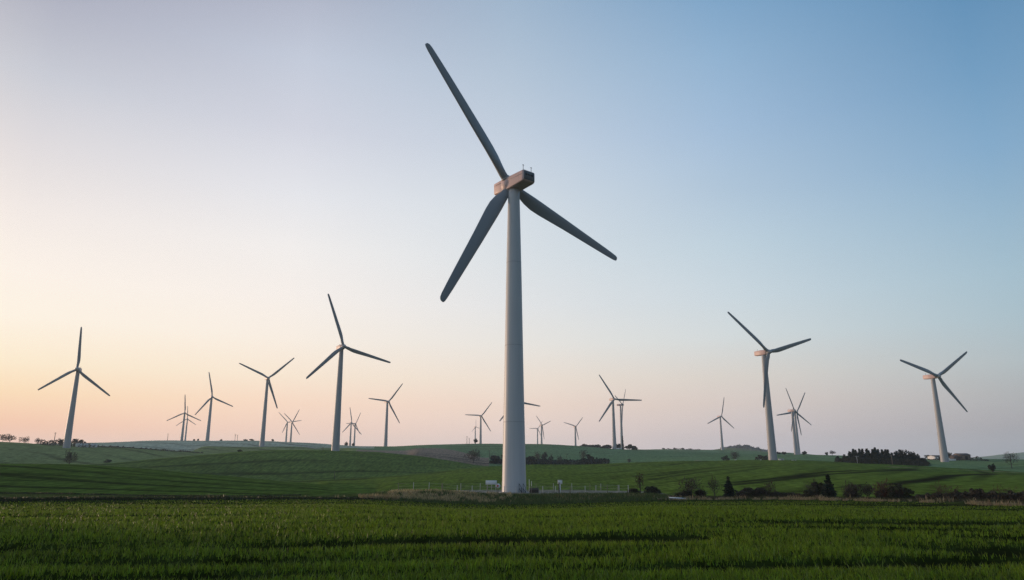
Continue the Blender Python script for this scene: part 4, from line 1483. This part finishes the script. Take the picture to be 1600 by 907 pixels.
mid_leafy(918, 724.5, 709, 24, 'round dark tree near the right end of the hedgerow behind the near tower', 53, 506, 1600, group=H2, b=0)
mid_leafy(935, 724.5, 714, 12, 'low dark bush right of the round dark tree in the hedgerow', 54, 506, 600, group=H2, b=0)
mid_leafy(947, 724.5, 714.5, 12, 'dark bush at the very right end of the hedgerow behind the near tower', 55, 506, 600, group=H2, b=0)
mid_bare(983, 722.5, 716, 7, 'tiny bare bush alone in the pale green field right of the hedgerow', 56, 520, 0.15, 0.07, levels=4)


def far_hedge(label, px0, px1, base, tops, r, n, size, thick, seed, mat='fartree', name='hedge'):
    rg = np.random.default_rng(seed)
    pxs = rg.uniform(px0, px1, n)
    P = np.array([at(p, base, r) for p in pxs])
    rr_ = r + rg.normal(0, thick, n)
    x, y = P[:, 0] * rr_ / r, P[:, 1] * rr_ / r
    gz = terrain(x, y)
    top = np.interp(pxs, *zip(*tops)) + (vnoise(pxs / 4, pxs * 0, seed) - 0.5) * 3
    hh = np.maximum(np.array([at(p, t_, r)[2] for p, t_ in zip(pxs, top)]) - gz, 0.4)
    z = gz + hh * rg.random(n)
    c = np.array([x.mean(), y.mean(), gz.mean()])
    V, Q = leaf_quads(np.stack([x, y, z], -1) - c, size, rg)
    o = link(name, mesh_np(name, V, [Q], M[mat]), None, c)
    return tag(o, label, 'hedge')


far_hedge('long dark hedgerow in the hollow behind the near tower', 765, 952, 726, [(765, 720), (790, 717), (830, 717), (870, 718.5), (900, 719.5), (952, 718)], 505, 6500, 0.55, 4, 61)

# --- far left skyline
G3 = 'bare trees on the far left skyline'
for px, top, w_, lb, sd in ((4, 677, 20, 'leftmost bare tree cut by the left edge of the photo', 1), (15, 678, 16, 'bare tree second from the left edge on the skyline', 2),
                            (38, 682, 16, 'rounded bare tree alone between the left edge pair and the small pale tree', 3), (59, 684, 11, 'small pale bare tree left of the skyline pole', 4)):
    mid_bare(px, 692, top, w_ * 1.15, lb, 70 + sd, 660, 0.08, 0.09, G3)
far_hedge('low brown hedge at the foot of the far left turbine', 62, 152, 695, [(62, 689), (85, 688), (100, 688), (128, 690), (152, 695)], 625, 1500, 0.5, 3, 76, 'hedge')
mid_leafy(96, 694.5, 684.5, 14, 'grey tree just left of the far left turbine tower', 77, 650, 700)
mid_leafy(117, 695, 685.5, 12, 'left of the two grey trees right of the far left turbine tower', 78, 650, 600)
mid_leafy(126, 695.5, 686.5, 10, 'right of the two grey trees right of the far left turbine tower', 79, 650, 500)


def shed(px, base, wpx, hpx, label, r=None, mat='white', roof=True):
    loc, r, h, w = mid(px, base, base - hpx, wpx, r)
    o = empty('shed', loc, label, 'shed')
    d = w * 0.7
    rz = R(8)
    MB().box((0, 0, h * .45 - 0.3), (w, d, h * .9 + 0.6), rz, 0.03).build('wall', M[mat], o)
    MB().box((0, 0, h * 0.93), (w * 1.06, d * 1.06, h * 0.1), rz, 0.02).build('roof', M['galv'], o)
    MB().box((w * 0.15 * math.cos(rz) + d / 2 * math.sin(rz), w * .15 * math.sin(rz) - d / 2 * math.cos(rz), h * 0.35), (w * 0.28, 0.06, h * 0.66), rz).build('door', M['galv'], o)
    return o


shed(124, 695.6, 8, 3.2, 'leftmost white shed right of the far left turbine', 622)
shed(134, 696, 8, 3, 'middle white shed right of the far left turbine', 622)
shed(147, 696.6, 7.5, 3.2, 'rightmost white shed right of the far left turbine, standing apart', 622)
far_hedge('dark hedge line running down the slope below the far left skyline', 152, 318, 703, [(152, 697), (200, 699.5), (260, 703), (318, 708)], 640, 1800, 0.45, 1.5, 80, 'hedge')
G4 = 'tiny bushes on the left skyline'
for px, top, w_, lb, sd in ((303, 686.5, 3, 'tiny bush left of the mid-sized left turbine base', 1), (309, 686, 3, 'second tiny bush left of the mid-sized left turbine base', 2),
                            (345, 686.6, 4, 'small dark bush alone right of the mid-sized left turbine', 3), (384, 686.6, 9, 'left part-rounded bush left of the V-bladed turbine base', 4),
                            (393, 686.0, 9, 'bush touching the left side of the V-bladed turbine base', 5), (426, 686.5, 4, 'dark little bush right of the V-bladed turbine', 6),
                            (541, 691, 7, 'rounded pinkish bush left of the two small turbines right of the hill-crest turbine', 7), (552, 692, 4, 'small dark bush at the foot of the two small turbines', 8)):
    mid_leafy(px, 691, top, w_, lb, 90 + sd, 870, 260, 'bush', G4, 0, 'bush', 'bush', size=0.55)
mid_leafy(743, 693.6, 685.5, 7, 'rounded grey tree on the rise left of the near tower', 99, 840, 500, size=0.6)


def pole(px, top, r, label, base=690, arms=1, rad=0.13, name='utility_pole', mat='wood'):
    loc = spot(px, r, base)
    h = at(px, top, math.hypot(loc[0], loc[1]))[2] - loc[2]
    o = empty(name, loc, label, 'pole')
    MB().tube([(0, 0, -0.3), (0, 0, h)], [rad * 1.25, rad], 8).build('mast', M[mat], o)
    for k in range(arms):
        m = MB().box((0, 0, h * 0.95 - k * 0.9), (1.9, 0.14, 0.14), 0, 0.02)
        for sx in (-0.8, 0, 0.8):
            m.tube([(sx, 0, h * .95 - k * .9 + 0.06), (sx, 0, h * .95 - k * .9 + 0.32)], 0.06, 6)
        m.build('crossarm', M[mat], o)
    return o


pole(84, 676, 650, 'slim pole left of the far left turbine', 694, 1, 0.2)
pole(261.5, 678, 890, 'slim pole left of the small overlapping turbines on the skyline', 689, 1, 0.22)
pole(367, 678.5, 880, 'left leg-like pole of the pole pair left of the V-bladed turbine', 689, 2, 0.2)
pole(370.5, 680, 880, 'shorter right pole of the pole pair left of the V-bladed turbine', 689, 1, 0.2)
pole(504.5, 698.5, 452, 'short pole with a crossarm left of the hill-crest turbine', 704.5, 1, 0.13)
pole(522, 737, 330, 'dark field post standing in the hollow below the hill-crest turbine', 752, 0, 0.12, mat='darkwood')
pole(661, 700, 640, 'dark pole on the ploughed slope left of the grey bare tree', 712, 1, 0.15, mat='darkwood')
pole(765, 704, 560, 'dark pole just left of the near tower in the hollow', 717, 1, 0.15, mat='darkwood')
pole(886, 709, 520, 'dark pole rising from the hedgerow right of the taller tree pair', 722, 1, 0.14, mat='darkwood')
pole(729.5, 682, 840, 'taller of the two short poles on the rise left of the near tower', 694, 1, 0.24)
pole(733, 684.5, 840, 'shorter of the two short poles on the rise left of the near tower', 694, 1, 0.24)
pole(1340, 713, 425, 'pale lamp-like pole in front of the conifer grove', 726, 1, 0.11, mat='galv')
pole(1395, 712, 405, 'bent weathered pole at the foot of the conifer grove', 729, 0, 0.14, mat='wood')

# --- copse round the mid-sized turbine right of the near tower
far_hedge('low dark treeline left of the copse on the skyline', 906, 950, 701, [(906, 699), (912, 695), (920, 697), (935, 696.5), (950, 698.5)], 850, 1500, 0.8, 6, 110)
G5 = 'dark trees of the skyline copse'
for px, top, w_, lb, sd in ((914, 694.5, 9, 'small round tree at the left end of the skyline copse', 1), (950, 694.5, 14, 'broad dark tree left of the tower in the skyline copse', 2),
                            (966, 692.5, 13, 'dark tree right behind the tower foot in the skyline copse', 3), (984, 694, 15, 'left half of the rounded dark clump at the right end of the skyline copse', 4),
                            (991, 697, 11, 'low dark tree at the very right end of the skyline copse', 5), (930, 696, 10, 'low dark tree in the middle of the left treeline of the skyline copse', 6)):
    mid_leafy(px, 703, top, w_, lb, 110 + sd, 862, 900, group=G5, b=0, size=0.75)
loc = spot(973.5, 858, 703)
tm, cm = conifer_meshes(118, at(973.5, 681.5, 858)[2] - loc[2], 4.2 * mpp(973, 700, 858), 22, 7, 0.5, 0.02)
plant('poplar_tree', tm, cm, loc, 'very slim dark spire-shaped tree in the skyline copse', 'tree')
shed(967, 703.3, 8, 3, 'low white hut at the foot of the mid-sized turbine by the copse', 838)

# --- around the tall right-hand turbine
mid_bare(1149, 720.5, 704, 16, 'hazy bare tree left of the tall right-hand turbine', 121, 560, 0.15, 0.07, levels=6)
mid_leafy(1134, 720.5, 711.5, 14, 'low hazy bush left of the bare tree by the tall right-hand turbine', 122, 560, 500, b=0)
mid_leafy(1187, 721.5, 710.5, 16, 'brown bushy tree left of the tall right-hand turbine foot', 123, 520, 800, 'hedge', b=0)
mid_leafy(1197, 721.5, 711.5, 12, 'brown bush touching the foot of the tall right-hand turbine', 124, 520, 600, 'hedge', b=0)
mid_leafy(1217, 712, 706.5, 7, 'small grey tree just right of the tall right-hand turbine tower', 125, 790, 350, size=0.6)
mid_leafy(1226, 712, 706, 8, 'second small grey tree right of the tall right-hand turbine tower', 126, 790, 350, size=0.6)
mid_leafy(1257, 713, 705, 8.5, 'round dark bush on the skyline right of the overlapping turbine pair', 127, 790, 700, 'bush', b=0, name='bush', cat='bush', size=0.6)
mid_leafy(1292, 713.5, 706.5, 5, 'small dark bush left of the round bare tree on the right skyline', 128, 785, 300, 'bush', b=0, name='bush', cat='bush', size=0.6)
mid_bare(1301, 714, 703.5, 12, 'round bare tree on the right skyline left of the conifer grove', 129, 780, 0.15, 0.09)


def cabinet(px, base, wpx, hpx, label, r):
    loc, r, h, w = mid(px, base, base - hpx, wpx, r)
    o = empty('electrical_cabinet', loc, label, 'cabinet')
    MB().box((0, 0, h / 2 - .1), (w, w * .6, h + .2), R(-10), 0.03).build('body', M['white'], o)
    MB().box((0, 0, h + 0.05), (w * 1.08, w * .7, 0.12), R(-10), 0.02).build('lid', M['galv'], o)
    MB().box((w * .02, -w * .305, h * .5), (w * .42, 0.05, h * .8), R(-10), 0.01).build('door', M['galv'], o)
    return o


cabinet(1221, 721.3, 7.5, 4.0, 'wider white cabinet right of the tall right-hand turbine foot', 430)
cabinet(1240.5, 722.2, 6.5, 3.2, 'lower white cabinet set further right of the tall right-hand turbine foot', 430)
cabinet(1149.5, 721.0, 2.2, 2.2, 'tiny white box far left of the tall right-hand turbine', 425)
cabinet(1189, 721.0, 2.4, 2.4, 'tiny white box close left of the tall right-hand turbine', 430)
# dark low hedge between the cabinets
far_hedge('short dark hedge between the two white cabinets', 1226, 1237, 722, [(1226, 720.3), (1237, 720.5)], 436, 160, 0.3, 0.6, 130, 'bush')

# --- conifer grove at the right
CON = [conifer_meshes(140 + k, 11.0, 6.4, 18, 10, 0.5, 0.0, 0.72) for k in range(5)]
rg = random.Random(9)
G6 = 'conifers of the dark grove left of the farm'
tops = [(1308, 714), (1318, 712), (1326, 711), (1331, 701.5), (1340, 701), (1350, 702), (1362, 700), (1374, 701), (1385, 700.5), (1393, 701), (1398, 707), (1430, 709), (1440, 712), (1448, 717)]
lbs = {0: 'leftmost low conifer of the dark grove left of the farm', 27: 'rightmost low conifer of the dark grove left of the farm'}
first = None
for k in range(28):
    px = 1310 + k * 5.05 + rg.uniform(-1.5, 1.5)
    row = k % 2
    r_ = 446 + row * 8 + rg.uniform(-2, 2)
    loc = spot(px, r_, 725)
    tp = np.interp(px, *zip(*tops)) + rg.uniform(-1.6, 3.8)
    h = max(at(px, tp, r_)[2] - loc[2], 2.0)
    tm, cm = CON[(k * 3) % 5]
    s = h / 11.0
    lb = lbs.get(k, 'dark conifer packed inside the grove left of the farm')
    plant('conifer', tm, cm, loc, lb, 'tree', G6, rg.uniform(0, 6), (max(0.95, s * 1.2), max(0.95, s * 1.2), s))
DEC = [leafy_tree_meshes(150 + k, 10.0, 4.6, 1.0, 900, 0.32) for k in range(2)]
for k, (px, tp, lb) in enumerate([(1404, 703, 'small dark leafy tree between the conifers and the rounded tall trees of the grove'), (1408, 699, 'tallest rounded tree at the right part of the grove'),
                                  (1417, 701, 'rounded tree right of the tallest one in the grove'), (1426, 702, 'loose grey tree at the right part of the grove'),
                                  (1434, 708, 'low rounded tree near the right end of the grove'), (1443, 715, 'low bushy tree at the right foot of the grove')]):
    r_ = 452 + rg.uniform(-3, 3)
    loc = spot(px, r_, 726)
    h = at(px, tp, r_)[2] - loc[2]
    tm, cm = DEC[k % 2]
    plant('tree', tm, cm, loc, lb, 'tree', 'leafy trees of the grove left of the farm', rg.uniform(0, 6), (0.95, 0.95, h / 10))
far_hedge('dark undergrowth along the foot of the conifer grove', 1306, 1450, 726, [(1306, 718), (1330, 716), (1400, 717), (1430, 718), (1450, 722)], 443, 3600, 0.5, 2.0, 160, 'bush')

# --- farm at the far right
def barn(px0, px1, base, eave, ridge, label, r, wall='brick', depth=9.0, rz=0.0, door=True):
    pxc = (px0 + px1) / 2
    loc = spot(pxc, r, base)
    w = (px1 - px0) * mpp(pxc, base, r)
    he = at(pxc, eave, r)[2] - loc[2]; hr = at(pxc, ridge, r)[2] - loc[2]
    o = empty('barn', loc, label, 'barn')
    o.rotation_euler = (0, 0, rz)
    MB().box((0, 0, he / 2 - 0.3), (w, depth, he + 0.6), 0, 0.03).build('wall', M[wall], o)
    m = MB()
    for sg in (-1, 1):
        a, b2 = np.array([0, 0, hr]), np.array([0, sg * (depth / 2 + 0.4), he - 0.1])
        V = []
        for xx in (-w / 2 - .3, w / 2 + .3):
            for p in (a, b2):
                V += [(xx, p[1], p[2]), (xx, p[1], p[2] + 0.18)]
        V = np.array(V)
        m.add(V, [(0, 2, 6, 4), (1, 5, 7, 3), (0, 4, 5, 1), (2, 3, 7, 6), (0, 1, 3, 2), (4, 6, 7, 5)])
    m.build('roof', M['roof'], o)
    g = MB()
    for xx in (-w / 2, w / 2):
        g.add([(xx - .02, -depth / 2, he), (xx - .02, depth / 2, he), (xx - .02, 0, hr), (xx + .02, -depth / 2, he), (xx + .02, depth / 2, he), (xx + .02, 0, hr)],
              [(0, 1, 4, 3), (1, 2, 5, 4), (2, 0, 3, 5)], [(0, 2, 1), (3, 4, 5)])
    g.build('gable', M[wall], o)
    if door:
        MB().box((w * .12, -depth / 2 - .02, he * .4), (w * .25, .1, he * .8), 0, 0.02).build('door', M['darkwood'], o)
        for k in (-0.32, 0.38):
            MB().box((w * k, -depth / 2 - .02, he * .6), (w * .1, .08, he * .25), 0, 0.01).build('window', M['dark'], o)
    return o


barn(1495, 1511, 718.5, 711.8, 709, 'brown barn with a low dark roof right of the far right turbine', 590, 'brick', 12, R(-12))
barn(1488, 1497, 718.3, 714.5, 711.5, 'dark lean-to barn joined to the left of the brown barn', 586, 'roof', 8, R(-12), False)
barn(1455, 1467, 717.6, 713.5, 712, 'low pale farm shed left of the far right turbine', 600, 'white', 8, R(5))
w_ = spot(1487, 575, 718)
o = empty('garden_wall', w_, 'short white wall right of the far right turbine foot', 'wall')
MB().box((0, 0, 0.5), (5.6, 0.3, 1.4), 0, 0.03).build('masonry', M['white'], o)
MB().box((0, 0, 1.23), (5.7, 0.42, 0.08), 0, 0.02).build('coping', M['concrete'], o)
mid_leafy(1484, 718.4, 706.5, 11, 'grey tree right behind the far right turbine foot', 171, 640, 900, b=0)
mid_leafy(1493, 718.4, 709, 9, 'smaller grey tree behind the dark lean-to barn', 172, 640, 600, b=0)
mid_leafy(1450, 718.4, 710.5, 10, 'grey tree at the left end of the farm next to the grove', 173, 640, 600, b=0)
mid_leafy(1520, 718.6, 714.6, 12, 'low bush right of the brown barn', 174, 612, 350, 'bush', b=0, name='bush', cat='bush')
mid_leafy(1527.5, 718.8, 712.5, 5, 'small pointed dark bush right of the farm', 175, 612, 350, 'bush', b=0, name='bush', cat='bush')
mid_leafy(1533, 718.8, 715, 5, 'tiny pale bush right of the pointed dark bush by the farm', 176, 612, 200, 'fartree', b=0, name='bush', cat='bush')
far_hedge('brown scrub strip along the foot of the farm', 1450, 1545, 720, [(1450, 718), (1475, 718.5), (1545, 719.5)], 585, 900, 0.35, 3, 177, 'hedge')
mid_bare(1581, 731.5, 705, 24, 'lone bare tree with a round head near the right edge', 178, 430, 0.32, 0.05)
mid_leafy(1551.5, 739.5, 724, 12.5, 'small dark round tree on the farm track near the right edge', 179, None, 900, 'bush', b=0.12)

# far wood on the hazy hill
rg = np.random.default_rng(7)
n = 5000
pxs = 1165 + np.clip(rg.normal(0, 17, n), -38, 42)
rr_ = rg.uniform(2150, 2420, n)
P = np.array([at(p, 705, q) for p, q in zip(pxs, rr_)])
z = terrain(P[:, 0], P[:, 1]) + rg.random(n) * (3 + 8 * vnoise(pxs / 5, pxs * 0, 4)) * np.clip(1.2 - np.abs(pxs - 1165) / 40, 0.2, 1)
V, Q = leaf_quads(np.stack([P[:, 0], P[:, 1], z], -1), 3.0, rg)
tag(link('far_wood', mesh_np('far_wood', V, [Q], M['hazed_wood'])), 'hazy blue wood covering the far hilltop right of centre', 'wood', kind='stuff')
G7 = 'tiny trees on the far skyline right of the copse'
for px, tp, lb, sd in ((1037, 700.5, 'tiny tree at the left of the far treeline between the copse and the wooded hill', 1), (1054, 699.5, 'tallest tiny tree of the far treeline between the copse and the wooded hill', 2),
                       (1067, 700, 'right tiny tree of the far treeline between the copse and the wooded hill', 3)):
    mid_leafy(px, 703, tp, 4, lb, 180 + sd, 1310, 160, group=G7, b=0, size=0.9)
far_hedge('thin far treeline between the copse and the wooded hill', 1034, 1094, 703, [(1034, 701.8), (1094, 702.3)], 1305, 500, 0.9, 4, 185)

# ------------------------------------------------------------------ fence and fittings on the pad


def pad_xy(px, y):
    """Point on the pad in photo column px at depth y."""
    d = ray(px, 770)
    x = d[0] / d[1] * y
    return x, y, tz(x, y)


def wire_fence(label, posts, y, hts=1.55):
    p0 = pad_xy(posts[0], y)
    o = empty('wire_fence', p0, label, 'fence')
    pts = []
    for k, px in enumerate(posts):
        x, yy, z = pad_xy(px, y + 0.3 * math.sin(k * 2.1))
        lx, ly, lz = x - p0[0], yy - p0[1], z - p0[2]
        lean = 0.05 * math.sin(k * 3.7)
        MB().tube([(lx, ly, lz - 0.2), (lx + lean, ly, lz + hts)], [0.06, 0.05], 8).build('post', M['galv'] if k % 3 else M['wood'], o)
        pts.append((lx, ly, lz))
    m = MB()
    for f_ in (0.35, 0.62, 0.92):
        m.tube([(p[0], p[1], p[2] + hts * f_) for p in pts], 0.008, 5)
    m.build('wires', M['galv'], o)
    return o


wire_fence('wire fence with thin posts along the front edge of the gravel pad', [622, 646, 670, 691.5, 714, 737.8, 762, 788, 807, 830, 848.4, 868, 891, 914.7, 931, 949.5, 966, 981.9], 128.5, 1.6)
wire_fence('wire fence with thin posts along the rear edge of the gravel pad', [690, 720, 750, 838, 864.7, 893.8, 922, 939, 968], 161.0, 1.5)

x, y, z = pad_xy(767.5, 140)
s_ = mpp(767, 760, 140)
o = empty('notice_board', (x, y, z), 'blank white notice board on two legs left of the near tower', 'sign')
zb = at(767, 757.6, math.hypot(x, y))[2] - z; zt = at(767, 751, math.hypot(x, y))[2] - z
MB().box((0, 0, (zb + zt) / 2), (17.5 * s_, 0.08, zt - zb), 0, 0.015).build('board', M['white'], o)
for sx in (-6.3, 0.5, 7.0):
    MB().tube([(sx * s_, 0.07, -0.1), (sx * s_, 0.07, zt - .1)], 0.05, 8).build('leg', M['galv'], o)
MB().tube([(-6.3 * s_, 0.07, zb - 0.45), (7.0 * s_, 0.07, zb - 0.45)], 0.035, 6).build('rail', M['galv'], o)

x, y, z = pad_xy(778.3, 136)
o = empty('warning_sign', (x, y, z), 'round white and red warning sign on a post beside the near tower', 'sign')
MB().tube([(0, 0.05, -0.1), (0, 0.05, 1.75)], 0.05, 8).build('post', M['dark'], o)
zc_ = at(778, 759.5, math.hypot(x, y))[2] - z
disc = MB().tube([(0, -0.02, zc_), (0, 0.02, zc_)], 0.42, 24).build('panel', M['white'], o)
tri = [(-0.28, -0.030, zc_ + 0.30), (-0.28, -0.030, zc_ - 0.30), (0.24, -0.030, zc_)]
tri += [(a, b + 0.006, c) for a, b, c in tri]
MB().add(tri, [(0, 1, 4, 3), (1, 2, 5, 4), (2, 0, 3, 5)], [(0, 2, 1), (3, 4, 5)]).build('emblem', M['red'], disc)

x, y, z = pad_xy(834.5, 143)
o = empty('transformer_box', (x, y, z), 'low dark box right of the near tower foot', 'box')
MB().box((0, 0, 0.42), (1.75, 1.1, 0.84), 0, 0.04).build('body', M['darkwood'], o)
MB().box((0, 0, 0.88), (1.85, 1.2, 0.07), 0, 0.02).build('lid', M['dark'], o)
for px, tp, lb in ((827, 749.5, 'taller pale marker pole right of the near tower'), (830.5, 752, 'shorter pale marker pole right of the near tower')):
    x, y, z = pad_xy(px, 150)
    h = at(px, tp, math.hypot(x, y))[2] - z
    o = empty('marker_pole', (x, y, z), lb, 'pole', 'pale marker poles beside the near tower')
    MB().tube([(0, 0, -0.1), (0, 0, h)], [0.06, 0.05], 8).build('shaft', M['white'], o)
    MB().box((0, 0, 0.12), (0.28, 0.28, 0.24), 0, 0.03).build('socket', M['concrete'], o)
x, y, z = pad_xy(875.3, 138)
zt = at(875, 750.5, math.hypot(x, y))[2] - z
o = empty('meter_cabinet', (x, y, z), 'pale meter cabinet on a white post at the right of the gravel pad', 'cabinet')
MB().box((0, 0, (zt - .6) / 2 - .1), (0.22, 0.2, zt - .6 + .2), 0, 0.02).build('post', M['white'], o)
bx_ = MB().box((0, 0, zt - .36), (0.82, 0.4, 0.72), 0, 0.03).build('box', M['white'], o)
MB().box((0, 0, zt + .02), (0.9, 0.5, 0.05), 0, 0.01).build('lid', M['galv'], o)
x, y, z = pad_xy(873.6, 131)
o = tag(MB().tube([(0, 0, -0.1), (0.03, 0, 1.0), (0.0, 0, 2.15)], [0.12, 0.11, 0.1], 10).build('wooden_post', M['darkwood'], None, False, (x, y, z)),
        'stout dark wooden post in front of the pale meter cabinet', 'post')
# long white plank lying at the edge of the wheat
loc, r = near_spot(1058, 0.6, 'edge')
s_ = mpp(1058, 780, r)
a0, a1 = np.array([-13.5 * s_, 0, 0.36]), np.array([13.5 * s_, 0.0, 0.20])
o = empty('plank', loc, 'long white plank lying in the dry grass at the field edge', 'plank')
MB().tube([a0, a1], 0.13, 4).build('board', M['white'], o)
for f_ in (0.15, 0.85):
    p = a0 + (a1 - a0) * f_
    MB().box((p[0], p[1], p[2] / 2 - 0.12), (0.2, 0.4, p[2] + 0.1), 0, 0.02).build('bearer', M['wood'], o)

# ------------------------------------------------------------------ haze
mh = bpy.data.materials.new('haze_air')
mh.use_nodes = True
t = mh.node_tree
t.nodes.clear()
pv = t.nodes.new('ShaderNodeVolumePrincipled')
pv.inputs['Color'].default_value = (0.82, 0.92, 1.0, 1)
pv.inputs['Density'].default_value = 0.00014
pv.inputs['Anisotropy'].default_value = 0.2
mo = t.nodes.new('ShaderNodeOutputMaterial')
t.links.new(pv.outputs[0], mo.inputs['Volume'])
zmin = float(GZ.min()) - 1.0
hz = MB().box((0, 0, (zmin + 175) / 2), (8400, 8400, 175 - zmin)).build('haze', mh)
hz['kind'] = 'stuff'
